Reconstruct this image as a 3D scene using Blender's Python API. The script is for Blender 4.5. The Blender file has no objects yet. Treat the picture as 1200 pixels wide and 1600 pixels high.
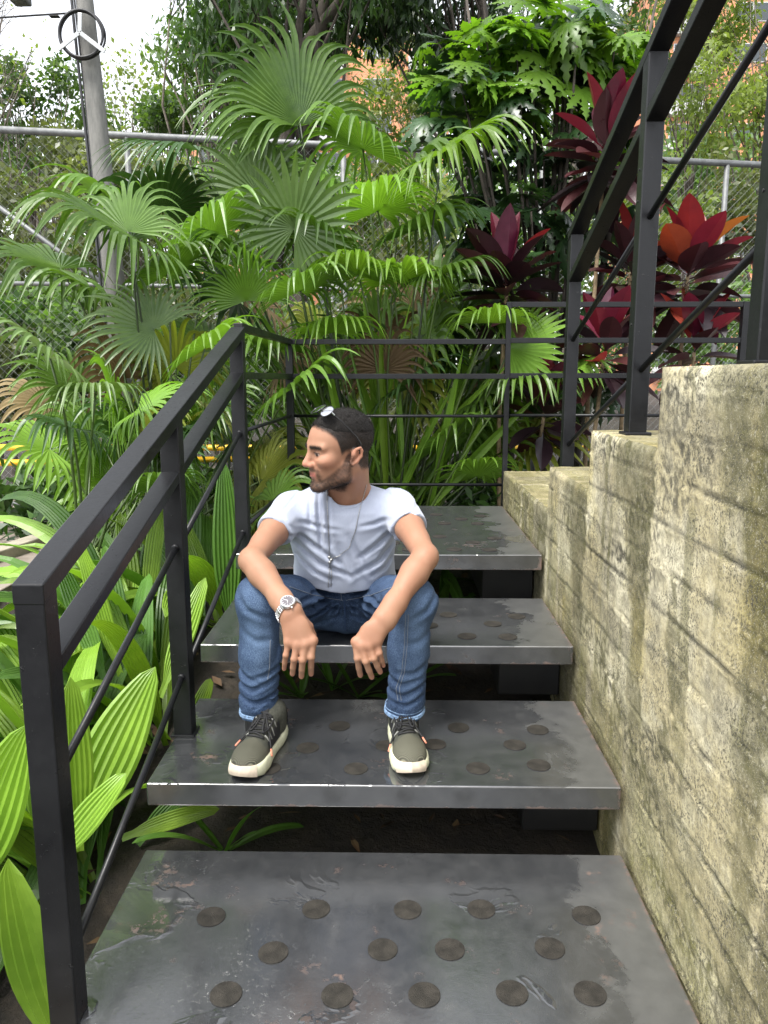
import bpy, bmesh, math, random
import numpy as np
from mathutils import Vector, Matrix

R = math.radians
scene = bpy.context.scene
COL = scene.collection

# ------------------------------------------------------------------ camera
CAM_Z = 1.6
F_PX = 1200.0                       # focal length for a 1200 x 1600 picture
PITCH = math.atan(210.0 / 1200.0)   # looking slightly down
YAW = R(1.03)
cam_data = bpy.data.cameras.new('camera')
cam_data.sensor_fit = 'VERTICAL'
cam_data.sensor_height = 36.0
cam_data.lens = 27.0
cam_data.clip_start = 0.05
cam_data.clip_end = 600.0
cam = bpy.data.objects.new('camera', cam_data)
COL.objects.link(cam)
cam.location = (0, 0, CAM_Z)
cam.rotation_euler = (math.pi / 2 - PITCH, 0, YAW)
scene.camera = cam

# ------------------------------------------------------------------ sky and sun
SUN_EL, SUN_AZ = R(62), R(215)      # azimuth clockwise from +Y: high, from behind and left of the camera
world = bpy.data.worlds.new('World')
scene.world = world
world.use_nodes = True
wt = world.node_tree
wt.nodes.clear()
sky = wt.nodes.new('ShaderNodeTexSky')
sky.sky_type = 'NISHITA'
sky.sun_disc = False
sky.sun_elevation = SUN_EL
sky.sun_rotation = SUN_AZ
sky.altitude = 1500
sky.air_density = 1.0
sky.dust_density = 6.0
sky.ozone_density = 1.0
hs = wt.nodes.new('ShaderNodeHueSaturation')      # cloud cover takes the blue out of the sky
hs.inputs['Saturation'].default_value = 0.18
hs.inputs['Value'].default_value = 1.0
bg = wt.nodes.new('ShaderNodeBackground')
bg.inputs['Strength'].default_value = 0.15
wo = wt.nodes.new('ShaderNodeOutputWorld')
wt.links.new(sky.outputs[0], hs.inputs['Color'])
wt.links.new(hs.outputs[0], bg.inputs[0])
wt.links.new(bg.outputs[0], wo.inputs[0])

sun_data = bpy.data.lights.new('sun', 'SUN')
sun_data.energy = 1.5
sun_data.angle = R(25)
sun_data.color = (1.0, 0.965, 0.90)
sun = bpy.data.objects.new('sun', sun_data)
COL.objects.link(sun)
sdir = Vector((math.sin(SUN_AZ) * math.cos(SUN_EL), math.cos(SUN_AZ) * math.cos(SUN_EL), math.sin(SUN_EL)))
sun.rotation_euler = sdir.to_track_quat('Z', 'Y').to_euler()
sun.location = (-3, -3, 12)

scene.view_settings.view_transform = 'Standard'
scene.view_settings.look = 'None'
scene.view_settings.gamma = 1.0
scene.view_settings.use_curve_mapping = False
scene.view_settings.exposure = 1.9
scene.render.engine = 'CYCLES'
scene.cycles.max_bounces = 6
scene.cycles.transparent_max_bounces = 8
scene.cycles.use_denoising = True

# ------------------------------------------------------------------ picture point -> place
_cp, _sp = math.cos(PITCH), math.sin(PITCH)
_cy, _sy = math.cos(YAW), math.sin(YAW)
def ray(px, py):
    x = (px - 600.0) / F_PX
    y = (800.0 - py) / F_PX
    # camera axes before yaw: right (1,0,0), forward (0,cp,-sp), up (0,sp,cp)
    v = Vector((x, _cp + y * _sp, -_sp + y * _cp))
    return Vector((v.x * _cy - v.y * _sy, v.x * _sy + v.y * _cy, v.z))
def at(px, py, Y):
    d = ray(px, py)
    return Vector((0, 0, CAM_Z)) + d * (Y / d.y)
def atz(px, py, Z):
    d = ray(px, py)
    return Vector((0, 0, CAM_Z)) + d * ((Z - CAM_Z) / d.z)

# ------------------------------------------------------------------ object helpers
def tag(o, label=None, cat=None, group=None, kind=None):
    if label: o['label'] = label
    if cat: o['category'] = cat
    if group: o['group'] = group
    if kind: o['kind'] = kind
    return o
def empty(name, loc=(0, 0, 0)):
    o = bpy.data.objects.new(name, None)
    o.empty_display_size = 0.1
    COL.objects.link(o)
    o.location = loc
    return o
def link(name, me, mat=None, parent=None, smooth=False):
    o = bpy.data.objects.new(name, me)
    COL.objects.link(o)
    if mat is not None and len(me.materials) == 0:
        me.materials.append(mat)
    if parent is not None:
        o.parent = parent
        # children are modelled in world coordinates
        o.matrix_parent_inverse = Matrix.Translation(parent.location).inverted()
    if smooth:
        me.polygons.foreach_set('use_smooth', [True] * len(me.polygons))
    return o
def mesh_py(name, verts, faces, mat=None, parent=None, smooth=False):
    me = bpy.data.meshes.new(name)
    me.from_pydata([tuple(v) for v in verts], [], faces)
    me.update()
    return link(name, me, mat, parent, smooth)
def mesh_np(name, V, Q, mat=None, parent=None, smooth=True):
    """V (n,3) float, Q (m,4) or (m,3) int"""
    me = bpy.data.meshes.new(name)
    V = np.ascontiguousarray(V, dtype=np.float32); Q = np.ascontiguousarray(Q, dtype=np.int32)
    k = Q.shape[1]
    me.vertices.add(len(V)); me.vertices.foreach_set('co', V.ravel())
    me.loops.add(Q.size); me.loops.foreach_set('vertex_index', Q.ravel())
    me.polygons.add(len(Q)); me.polygons.foreach_set('loop_start', np.arange(0, Q.size, k, dtype=np.int32))
    me.update(calc_edges=True)
    me.validate()
    return link(name, me, mat, parent, smooth)
def color_attr(o, name, C):
    a = o.data.color_attributes.new(name, 'FLOAT_COLOR', 'POINT')
    if C.shape[1] == 3: C = np.hstack([C, np.ones((len(C), 1))])
    a.data.foreach_set('color', np.ascontiguousarray(C, dtype=np.float32).ravel())
def float_attr(o, name, C):
    a = o.data.attributes.new(name, 'FLOAT', 'POINT')
    a.data.foreach_set('value', np.ascontiguousarray(C, dtype=np.float32).ravel())

class MB:
    """collects shapes for one mesh"""
    def __init__(s): s.v = []; s.f = []
    def add(s, v, f):
        b = len(s.v); s.v += [tuple(x) for x in v]; s.f += [tuple(i + b for i in q) for q in f]; return s
    def box(s, lo, hi):
        x0, y0, z0 = lo; x1, y1, z1 = hi
        return s.add([(x0,y0,z0),(x1,y0,z0),(x1,y1,z0),(x0,y1,z0),(x0,y0,z1),(x1,y0,z1),(x1,y1,z1),(x0,y1,z1)],
                     [(3,2,1,0),(4,5,6,7),(0,1,5,4),(1,2,6,5),(2,3,7,6),(3,0,4,7)])
    def tube(s, pts, rad, n=8, cap=True):
        pts = [Vector(p) for p in pts]
        rads = rad if isinstance(rad, (list, tuple)) else [rad] * len(pts)
        rings = []; prev = None
        for i, p in enumerate(pts):
            t = (pts[min(i + 1, len(pts) - 1)] - pts[max(i - 1, 0)]).normalized()
            if prev is None:
                a = t.orthogonal().normalized()
            else:
                a = (prev - t * prev.dot(t)).normalized()
            prev = a; b = t.cross(a)
            rings.append([p + (a * math.cos(2 * math.pi * k / n) + b * math.sin(2 * math.pi * k / n)) * rads[i] for k in range(n)])
        v = [q for r in rings for q in r]; f = []
        for i in range(len(rings) - 1):
            for k in range(n):
                f.append((i*n+k, i*n+(k+1) % n, (i+1)*n+(k+1) % n, (i+1)*n+k))
        if cap:
            f.append(tuple(range(n))[::-1]); f.append(tuple((len(rings)-1)*n+k for k in range(n)))
        return s.add(v, f)
    def bar(s, a, b, w, h, up=(0, 0, 1)):
        """rectangular bar from a to b, w across, h along 'up'"""
        a = Vector(a); b = Vector(b); t = (b - a).normalized(); up = Vector(up)
        x = t.cross(up).normalized(); u = x.cross(t).normalized()
        v = []
        for p in (a, b):
            for sx, su in ((-1,-1),(1,-1),(1,1),(-1,1)):
                v.append(p + x * sx * w / 2 + u * su * h / 2)
        return s.add(v, [(0,1,2,3),(7,6,5,4),(0,4,5,1),(1,5,6,2),(2,6,7,3),(3,7,4,0)])
    def build(s, name, mat=None, parent=None, smooth=False, bevel=0.0, seg=2):
        me = bpy.data.meshes.new(name)
        me.from_pydata(s.v, [], s.f); me.update()
        bm = bmesh.new(); bm.from_mesh(me)
        bmesh.ops.recalc_face_normals(bm, faces=bm.faces)
        if bevel > 0:
            eds = [e for e in bm.edges if e.is_manifold and e.calc_face_angle() > 0.6]
            bmesh.ops.bevel(bm, geom=eds, offset=bevel, segments=seg, profile=0.5, affect='EDGES', clamp_overlap=True)
        bm.to_mesh(me); bm.free()
        return link(name, me, mat, parent, smooth)

# ------------------------------------------------------------------ lattice noise for geometry
def _hash(i, j, k, seed):
    h = (i * 374761393 + j * 668265263 + k * 2147483647 + seed * 1274126177) & 0xFFFFFFFF
    h = ((h ^ (h >> 13)) * 1274126177) & 0xFFFFFFFF
    h = (h ^ (h >> 16)) & 0xFFFFFFFF
    return h.astype(np.float64) / 4294967295.0
def vnoise(x, y, z, seed=0):
    """smooth value noise in -1..1"""
    x, y, z = np.broadcast_arrays(np.asarray(x, float), np.asarray(y, float), np.asarray(z, float))
    xi, yi, zi = np.floor(x), np.floor(y), np.floor(z)
    fx, fy, fz = x - xi, y - yi, z - zi
    fx = fx*fx*(3-2*fx); fy = fy*fy*(3-2*fy); fz = fz*fz*(3-2*fz)
    xi = xi.astype(np.int64) & 0xFFFFF; yi = yi.astype(np.int64) & 0xFFFFF; zi = zi.astype(np.int64) & 0xFFFFF
    r = 0
    for a in (0, 1):
        for b in (0, 1):
            for c in (0, 1):
                w = (fx if a else 1-fx) * (fy if b else 1-fy) * (fz if c else 1-fz)
                r = r + w * _hash(xi+a, yi+b, zi+c, seed)
    return r * 2 - 1
def fbm(x, y, z, oct=4, seed=0):
    r = 0; a = 1.0; t = 0
    for o in range(oct):
        r = r + a * vnoise(x * 2**o, y * 2**o, z * 2**o, seed + o * 17); t += a; a *= 0.5
    return r / t
def sstep(a, b, x):
    t = np.clip((x - a) / (b - a), 0, 1)
    return t * t * (3 - 2 * t)

# ------------------------------------------------------------------ materials
class NT:
    def __init__(s, name):
        s.m = bpy.data.materials.new(name); s.m.use_nodes = True
        s.t = s.m.node_tree; s.t.nodes.clear()
        s.out = s.t.nodes.new('ShaderNodeOutputMaterial')
    def n(s, kind, **kw):
        nd = s.t.nodes.new('ShaderNode' + kind)
        for k, v in kw.items():
            if k.startswith('_'): setattr(nd, k[1:], v)
        return nd
    def set(s, sock, v):
        if hasattr(v, 'is_output') or isinstance(v, bpy.types.NodeSocket): s.t.links.new(v, sock)
        else: sock.default_value = v
    def coord(s, which='Object'):
        return s.n('TexCoord').outputs[which]
    def attr(s, name, out='Color'):
        a = s.n('Attribute'); a.attribute_name = name; return a.outputs[out]
    def mapping(s, vec, scale=(1,1,1), loc=(0,0,0), rot=(0,0,0)):
        m = s.n('Mapping'); s.set(m.inputs['Vector'], vec)
        m.inputs['Scale'].default_value = scale; m.inputs['Location'].default_value = loc; m.inputs['Rotation'].default_value = rot
        return m.outputs[0]
    def noise(s, vec, scale, detail=4, rough=0.55, dist=0.0, out='Fac'):
        nd = s.n('TexNoise'); s.set(nd.inputs['Vector'], vec)
        nd.inputs['Scale'].default_value = scale; nd.inputs['Detail'].default_value = detail
        nd.inputs['Roughness'].default_value = rough; nd.inputs['Distortion'].default_value = dist
        return nd.outputs[out]
    def voronoi(s, vec, scale, feature='F1', out='Distance'):
        nd = s.n('TexVoronoi'); nd.feature = feature; s.set(nd.inputs['Vector'], vec)
        nd.inputs['Scale'].default_value = scale
        return nd.outputs[out]
    def ramp(s, fac, stops, interp='LINEAR'):
        nd = s.n('ValToRGB'); s.set(nd.inputs[0], fac); cr = nd.color_ramp; cr.interpolation = interp
        while len(cr.elements) < len(stops): cr.elements.new(0.5)
        for e, (p, c) in zip(cr.elements, stops):
            e.position = p
            e.color = (c, c, c, 1) if isinstance(c, (int, float)) else (c[0], c[1], c[2], 1)
        return nd.outputs[0]
    def math(s, op, a, b=None, c=None, clamp=False):
        nd = s.n('Math'); nd.operation = op; nd.use_clamp = clamp
        s.set(nd.inputs[0], a)
        if b is not None: s.set(nd.inputs[1], b)
        if c is not None: s.set(nd.inputs[2], c)
        return nd.outputs[0]
    def mix(s, fac, a, b, blend='MIX'):
        nd = s.n('Mix'); nd.data_type = 'RGBA'; nd.blend_type = blend
        s.set(nd.inputs[0], fac)
        for sock, v in ((nd.inputs[6], a), (nd.inputs[7], b)):
            if isinstance(v, (tuple, list)): v = (v[0], v[1], v[2], 1)
            s.set(sock, v)
        return nd.outputs[2]
    def bump(s, h, strength=0.3, dist=0.01, normal=None):
        nd = s.n('Bump'); s.set(nd.inputs['Height'], h)
        nd.inputs['Strength'].default_value = strength; nd.inputs['Distance'].default_value = dist
        if normal is not None: s.set(nd.inputs['Normal'], normal)
        return nd.outputs[0]
    def sep(s, vec):
        nd = s.n('SeparateXYZ'); s.set(nd.inputs[0], vec); return nd.outputs
    def bsdf(s, color, rough=0.5, normal=None, metal=0.0, spec=0.5, **kw):
        p = s.n('BsdfPrincipled')
        if isinstance(color, (tuple, list)): color = (color[0], color[1], color[2], 1)
        s.set(p.inputs['Base Color'], color); s.set(p.inputs['Roughness'], rough)
        s.set(p.inputs['Metallic'], metal); s.set(p.inputs['Specular IOR Level'], spec)
        if normal is not None: s.set(p.inputs['Normal'], normal)
        for k, v in kw.items(): s.set(p.inputs[k], v)
        return p.outputs[0]
    def done(s, shader):
        s.t.links.new(shader, s.out.inputs['Surface']); return s.m

def simple_mat(name, color, rough=0.5, metal=0.0, var=0.15, scale=8.0, bump=0.0, bscale=60.0, **kw):
    t = NT(name); c = t.coord()
    n = t.noise(c, scale, 5)
    dark = tuple(x * (1 - var) for x in color); lite = tuple(min(1, x * (1 + var)) for x in color)
    col = t.ramp(n, [(0.3, dark), (0.7, lite)])
    nrm = t.bump(t.noise(c, bscale, 3), bump, 0.005) if bump > 0 else None
    return t.done(t.bsdf(col, rough, nrm, metal, **kw))

def leaf_mat(name, dark, lite, back=None, rough=0.35, transl=0.3, rand=0.35, stripe=0.0, hue=0.02, spec=0.5, tint=None):
    """foliage: colour varies from leaf to leaf and over the leaf; light passes through"""
    t = NT(name); c = t.coord()
    oi = t.n('ObjectInfo')
    n = t.noise(c, 3.0, 4)
    n2 = t.noise(c, 22.0, 3)
    f = t.math('ADD', t.math('MULTIPLY', n, 0.6), t.math('MULTIPLY', n2, 0.25))
    f = t.math('ADD', f, t.math('MULTIPLY', t.math('SUBTRACT', oi.outputs['Random'], 0.5), rand))
    at_ = t.attr('tone', 'Fac')
    f = t.math('ADD', f, at_)
    col = t.ramp(f, [(0.15, dark), (0.75, lite)])
    hsv = t.n('HueSaturation'); t.set(hsv.inputs['Color'], col)
    t.set(hsv.inputs['Hue'], t.math('ADD', 0.5, t.math('MULTIPLY', t.math('SUBTRACT', oi.outputs['Random'], 0.5), hue)))
    col = hsv.outputs[0]
    geo = t.n('NewGeometry')
    if back is not None:
        col = t.mix(geo.outputs['Backfacing'], col, back)
    r = t.math('ADD', rough - 0.1, t.math('MULTIPLY', n2, 0.25))
    nrm = t.bump(t.noise(c, 90.0, 3), 0.12, 0.004)
    p = t.bsdf(col, r, nrm, spec=spec)
    tr = t.n('BsdfTranslucent')
    tc = t.mix(1.0, col, tint or (1.35, 1.5, 0.55), 'MULTIPLY')
    t.set(tr.inputs['Color'], tc)
    mx = t.n('MixShader'); mx.inputs[0].default_value = transl
    t.t.links.new(p, mx.inputs[1]); t.t.links.new(tr.outputs[0], mx.inputs[2])
    return t.done(mx.outputs[0])
# ================================================================== GROUND
def soil_z(x, y):
    z = 0.15 + 0.2 * (y - 1.5)
    return np.clip(z, -0.1, 0.56)
t = NT('soil'); c = t.coord()
f = t.noise(c, 14, 8, 0.7)
col = t.ramp(f, [(0.3, (0.010, 0.008, 0.006)), (0.55, (0.028, 0.021, 0.014)), (0.75, (0.06, 0.045, 0.03))])
M_SOIL = t.done(t.bsdf(col, 0.75, t.bump(t.noise(c, 40, 6, 0.7), 0.9, 0.03)))
xs = np.concatenate([[-300, -120, -50, -20, -10, -7], np.linspace(-5, 5, 90), [7, 10, 20, 50, 120, 300]])
ys = np.concatenate([[-120, -40, -12, -5, -2], np.linspace(-1, 7, 90), [8, 10, 14, 20, 35, 70, 150, 400]])
GX, GY = np.meshgrid(xs, ys, indexing='ij')
GZ = soil_z(GX, GY) + 0.03 * fbm(GX * 3, GY * 3, 0, 4, 5) * (np.abs(GX) < 6)
V = np.stack([GX, GY, GZ], -1).reshape(-1, 3)
ni, nj = GX.shape
I = np.arange(ni * nj).reshape(ni, nj)
Q = np.stack([I[:-1, :-1], I[1:, :-1], I[1:, 1:], I[:-1, 1:]], -1).reshape(-1, 4)
ground = mesh_np('ground', V, Q, M_SOIL); tag(ground, 'dark damp garden soil sloping up beside the stairs', 'ground', kind='structure')

# leaf litter on the soil under the stairs and between the plants
rng = random.Random(4)
mb = MB()
for i in range(700):
    x = rng.uniform(-2.2, 0.55); y = rng.uniform(0.7, 4.6); z = float(soil_z(x, y)) + 0.03
    a = rng.uniform(0, 6.28); L = rng.uniform(0.015, 0.05); w = L * rng.uniform(0.2, 0.45)
    u = Vector((math.cos(a), math.sin(a), rng.uniform(-.4, .4))) * L; s = Vector((-math.sin(a), math.cos(a), rng.uniform(-.3, .3))) * w
    p = Vector((x, y, z))
    mb.add([p - u, p + s + Vector((0, 0, .004)), p + u, p - s], [(0, 1, 2), (0, 2, 3)])
t = NT('litter'); c = t.coord()
M_LIT = t.done(t.bsdf(t.ramp(t.voronoi(c, 18, out='Color'), [(0.2, (0.03, 0.018, 0.01)), (0.6, (0.10, 0.055, 0.025)), (0.9, (0.16, 0.11, 0.05))]), 0.7))
tag(mb.build('leaf_litter', M_LIT), 'brown fallen leaves scattered on dark soil below the treads', 'leaf litter', kind='stuff')

# paved path beyond the planting, on the left
t = NT('path_concrete'); c = t.coord()
n = t.noise(c, 2.2, 6, 0.65)
col = t.ramp(n, [(0.3, (0.17, 0.14, 0.115)), (0.7, (0.33, 0.285, 0.24))])
col = t.mix(t.ramp(t.noise(c, 9, 5), [(0.55, 0.0), (0.75, 0.5)]), col, (0.10, 0.085, 0.06))
M_PATH = t.done(t.bsdf(col, 0.55, t.bump(t.noise(c, 60, 4), 0.25, 0.006)))
path_root = empty('path', (-3.2, 5.0, 0.6)); tag(path_root, 'grey brown paved path left behind the planting', 'path', kind='structure')
mb = MB()
slab_me = None
for i in range(6):
    for j in range(7):
        x0 = -5.6 + i * 0.62; y0 = 3.35 + j * 0.42
        if x0 > -1.95: continue
        m2 = MB().box((x0 + .003, y0 + .003, 0.50), (x0 + .617, y0 + .417, 0.606 + rng.uniform(-.002, .002)))
        m2.build('paving_slab', M_PATH, path_root, bevel=0.003, seg=1)
# stone at the very bottom left
stone_root = empty('stone_edging', (-1.05, 1.0, 0)); tag(stone_root, 'tan stone edging at the foot of the big pleated leaves', 'edging')
M_STONE = simple_mat('tan_stone', (0.30, 0.24, 0.14), 0.8, var=0.35, scale=12, bump=0.6, bscale=40)
for k in range(5):
    m2 = MB().box((-1.75 + k * .235, 0.86 + rng.uniform(-.01, .01), -0.1), (-1.75 + k * .235 + .225, 1.06, 0.115 + rng.uniform(-.01, .01)))
    m2.build('stone', M_STONE, stone_root, bevel=0.02)
# low kerb wall of the planting bed
M_KERB = simple_mat('kerb_concrete', (0.26, 0.235, 0.18), 0.8, var=0.4, scale=7, bump=0.5, bscale=50)
a = atz(-40, 872, 0.66); b = atz(140, 812, 0.66)
kd = (b - a).normalized()
mb = MB().bar((a - kd * 0.9) - Vector((0, 0, .07)), b + kd * 0.5 - Vector((0, 0, .07)), 0.11, 0.16)
tag(mb.build('kerb', M_KERB, bevel=0.008), 'low mossy concrete kerb edging the path at far left', 'kerb')

# ================================================================== CONCRETE WALL (board marked, stepped)
WX = 0.581
STEP_Y = [0.15, 0.545, 1.135, 1.74, 2.34, 2.95, 4.22]
STEP_Z = [1.965, 1.795, 1.623, 1.443, 1.262, 1.092]
WTH = 0.30
def wall_disp(Y, Z):
    """relief of the formwork boards: positive = out of the wall"""
    zz = Z + 0.004 * vnoise(Y * 1.3, 0, 0, 3) + 0.0
    k = np.floor((zz - 0.02) / 0.0975); fr = (zz - 0.02) / 0.0975 - k
    dist = np.minimum(fr, 1 - fr) * 0.0975
    off = 0.0022 * vnoise(k * 7.3 + 0.5, 0.5, 0.5, 9)
    d = off + 0.0012 * fbm(Y * 4, Z * 60, 0, 3, 21)
    lump = fbm(Y * 30, Z * 30, 0, 3, 31)
    joint = np.exp(-(dist / 0.0045) ** 2)
    d = d - 0.0050 * joint * (0.35 + 0.9 * vnoise(Y * 9, k, 0, 41)) + 0.0035 * np.exp(-((dist - 0.008) / 0.004) ** 2) * (lump > 0.1)
    comb = sstep(0.05, 0.5, fbm(Y * 2.2, Z * 7, 0, 4, 51)) * 0.0022
    d = d - comb * (0.5 + 0.5 * vnoise(Y * 75, Z * 75, 0, 61)) + 0.0016 * fbm(Y * 50, Z * 50, 1, 3, 71)
    return d
def wall_color(Y, Z, top=False, topz=None):
    """pigments on the old concrete: pale lime skin, grey cement, black algae, green moss"""
    n1 = fbm(Y * 3.5, Z * 5, 0, 5, 101); n2 = fbm(Y * 26, Z * 26, 0, 4, 111); n3 = fbm(Y * 14, Z * 1.6, 0, 4, 121)
    n4 = vnoise(Y * 95, Z * 95, 0, 131)
    base = np.array([0.42, 0.365, 0.215])[None]; pale = np.array([0.61, 0.56, 0.395])[None]; grey = np.array([0.24, 0.215, 0.14])[None]
    f = sstep(-0.3, 0.35, n1 + 0.35 * n2)[:, None]
    C = base * (1 - f) + pale * f
    g = (sstep(0.0, 0.45, fbm(Y * 2.4, Z * 6, 3, 4, 141) + 0.25 * n2) * 0.75)[:, None]
    C = C * (1 - g) + grey * g
    # black specks where the surface is honeycombed
    hc = sstep(0.05, 0.42, fbm(Y * 2.2, Z * 7, 0, 4, 51) + 0.15 * n3)
    sp = (sstep(-0.15, 0.40, n4 + 0.6 * n2) * (0.30 + 0.65 * hc))[:, None]
    C = C * (1 - sp) + np.array([0.055, 0.05, 0.035])[None] * sp
    # joints
    zz = Z + 0.004 * vnoise(Y * 1.3, 0, 0, 3)
    fr = ((zz - 0.02) / 0.0975) % 1.0; dist = np.minimum(fr, 1 - fr) * 0.0975
    jn = (np.exp(-(dist / 0.006) ** 2) * sstep(-0.25, 0.35, vnoise(Y * 3, np.floor((zz - .02) / .0975 + .5) * 3.7, 0, 151) * 1.2 + 0.5 * n2 - .05) * 0.85)[:, None]
    C = C * (1 - jn) + np.array([0.05, 0.048, 0.035])[None] * jn
    # moss: broad run-off stains under every step edge, and along the foot of the wall
    st = np.zeros_like(Y)
    for yy, zt_ in ((2.95, 1.09), (2.34, 1.262), (1.74, 1.443), (1.135, 1.62)):
        dep = np.clip(zt_ - Z, 0, 2)
        w = (0.34 - 0.20 * sstep(0.05, 0.45, dep)) * (1 + 0.45 * n3 + 0.25 * n1)
        u = Y - yy
        st = np.maximum(st, sstep(-0.012, 0.012, u + .03 * n2 * (dep > .02)) * (1 - sstep(w * 0.6, w, u + .05 * n2)) * (0.95 - .25 * sstep(.3, .9, dep)))
    isl = fbm(Y * 7 + 0.35 * n2, Z * 2.2, 5, 4, 171); st = np.maximum(st, sstep(0.26, 0.36, isl + 0.22 * n1 + 0.10 * n2) * 0.85)
    st = np.maximum(st, sstep(0.36, 0.46, n3 + 0.25 * n1 + .1 * n2) * 0.6)
    foot = sstep(0.55, 0.0, (Z - (0.3 + 0.29 * (Y - 1.225)))) * sstep(-0.3, 0.3, n3 + 0.35)
    moss = np.clip(np.maximum(st, 0.85 * foot), 0, 1)
    moss = (moss * (0.80 + 0.30 * n2))[:, None].clip(0, 0.92)
    mcol = np.array([0.125, 0.118, 0.028])[None] * (1 + 0.5 * np.clip(n1 + .5 * n2, -0.6, 0.8))[:, None]
    deep = sstep(0.3, 0.9, st)[:, None] * 0.8
    mcol = mcol * (1 - deep) + np.array([0.058, 0.054, 0.020])[None] * (1 + .5 * n2)[:, None] * deep
    C = C * (1 - moss) + mcol * moss
    yl = (sstep(0.15, 0.5, fbm(Y * 5, Z * 3, 7, 4, 161)) * 0.5)[:, None]
    C = C * (1 - yl) + C * np.array([1.12, 1.04, 0.55])[None] * yl
    return np.clip(C, 0.01, 0.9)
VV = []; QQ = []; CC = []; nb = 0
H = 0.0075
for b in range(len(STEP_Z)):
    y0, y1, zt = STEP_Y[b], STEP_Y[b + 1], STEP_Z[b]
    ny = max(2, int(round((y1 - y0) / H))); zb = -0.25 if b < 3 else 0.1
    nz = int(round((zt - zb) / H))
    Yg, Zg = np.meshgrid(np.linspace(y0, y1, ny + 1), np.linspace(zb, zt, nz + 1), indexing='ij')
    d = wall_disp(Yg, Zg)
    # worn arris along the top and at the rear end of each step
    ex = np.maximum(0, 1 - (zt - Zg) / 0.018) ** 2
    ey = np.maximum(0, 1 - (y1 - Yg) / 0.016) ** 2 * (Zg > (STEP_Z[b + 1] if b + 1 < len(STEP_Z) else 0))
    d = d - 0.010 * np.maximum(ex, ey) * (1 + 0.7 * vnoise(Yg * 40, Zg * 40, 0, 77))
    Vb = np.stack([WX - d, Yg, Zg], -1).reshape(-1, 3)
    Ib = np.arange((ny + 1) * (nz + 1)).reshape(ny + 1, nz + 1) + nb
    VV.append(Vb); QQ.append(np.stack([Ib[:-1, :-1], Ib[:-1, 1:], Ib[1:, 1:], Ib[1:, :-1]], -1).reshape(-1, 4))
    CC.append(wall_color(Yg.ravel(), Zg.ravel())); nb += len(Vb)
    # top of the step
    nx = int(WTH / 0.012)
    Xg, Yt = np.meshgrid(np.linspace(0, 1, nx + 1), np.linspace(y0, y1, ny + 1), indexing='ij')
    dx0 = d[:, -1][None, :]
    X = (WX - dx0) * (1 - Xg) + (WX + WTH) * Xg
    Zt = zt + 0.0022 * fbm(X * 20, Yt * 20, 0, 3, 81) * np.minimum(1, Xg * 8)
    Vt = np.stack([X, Yt, Zt], -1).reshape(-1, 3)
    It = np.arange(Vt.shape[0]).reshape(nx + 1, ny + 1) + nb
    VV.append(Vt); QQ.append(np.stack([It[:-1, :-1], It[1:, :-1], It[1:, 1:], It[:-1, 1:]], -1).reshape(-1, 4))
    Ct = wall_color(Yt.ravel() * 1.3 + 5, X.ravel() * 1.3) * np.array([0.95, 0.92, 0.85])
    CC.append(Ct); nb += len(Vt)
    # end of the step, facing away up the stairs
    zlow = STEP_Z[b + 1] if b + 1 < len(STEP_Z) else 0.1
    Ve = np.array([(WX + .004, y1, zlow - .02), (WX + WTH, y1, zlow - .02), (WX + WTH, y1, zt), (WX + .004, y1, zt)])
    VV.append(Ve); QQ.append(np.array([[0, 1, 2, 3]]) + nb); CC.append(np.tile([[0.25, 0.22, 0.14]], (4, 1))); nb += 4
# back and front of the wall
for b in range(len(STEP_Z)):
    y0, y1, zt = STEP_Y[b], STEP_Y[b + 1], STEP_Z[b]
    Ve = np.array([(WX + WTH, y0, -.25), (WX + WTH, y0, zt), (WX + WTH, y1, zt), (WX + WTH, y1, -.25)])
    VV.append(Ve); QQ.append(np.array([[0, 1, 2, 3]]) + nb); CC.append(np.tile([[0.25, 0.22, 0.14]], (4, 1))); nb += 4
Ve = np.array([(WX, .15, -.25), (WX + WTH, .15, -.25), (WX + WTH, .15, 1.965), (WX, .15, 1.965)])
VV.append(Ve); QQ.append(np.array([[0, 1, 2, 3]]) + nb); CC.append(np.tile([[0.25, 0.22, 0.14]], (4, 1))); nb += 4
t = NT('board_marked_concrete'); c = t.coord()
vc = t.attr('pigment')
fine = t.noise(c, 150, 5, 0.75)
msk = t.ramp(t.noise(t.mapping(c, (1, 1, 2.2)), 7, 4, .6), [(.38, .25), (.62, 1.0)])
col = t.mix(t.math('MULTIPLY', t.ramp(fine, [(0.44, 0.9), (0.50, 0.0)]), msk), vc, (0.045, 0.042, 0.03))
col = t.mix(t.ramp(t.noise(c, 55, 4, .7), [(.60, 0.0), (.66, .30)]), col, (0.58, 0.54, 0.42))
col = t.mix(t.ramp(t.noise(c, 420, 2), [(0.58, 0.0), (0.72, 0.5)]), col, (0.66, 0.62, 0.50))
h = t.math('ADD', t.noise(c, 230, 4, 0.7), t.math('MULTIPLY', t.noise(c, 60, 3), 1.2))
M_WALL = t.done(t.bsdf(col, t.ramp(fine, [(0.3, 0.6), (0.7, 0.9)]), t.bump(h, 0.55, 0.003), spec=0.35))
wall = mesh_np('concrete_wall', np.concatenate(VV), np.concatenate(QQ), M_WALL, smooth=True)
color_attr(wall, 'pigment', np.concatenate(CC))
tag(wall, 'stepped board marked concrete wall with moss streaks along the stairs', 'wall')

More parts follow.
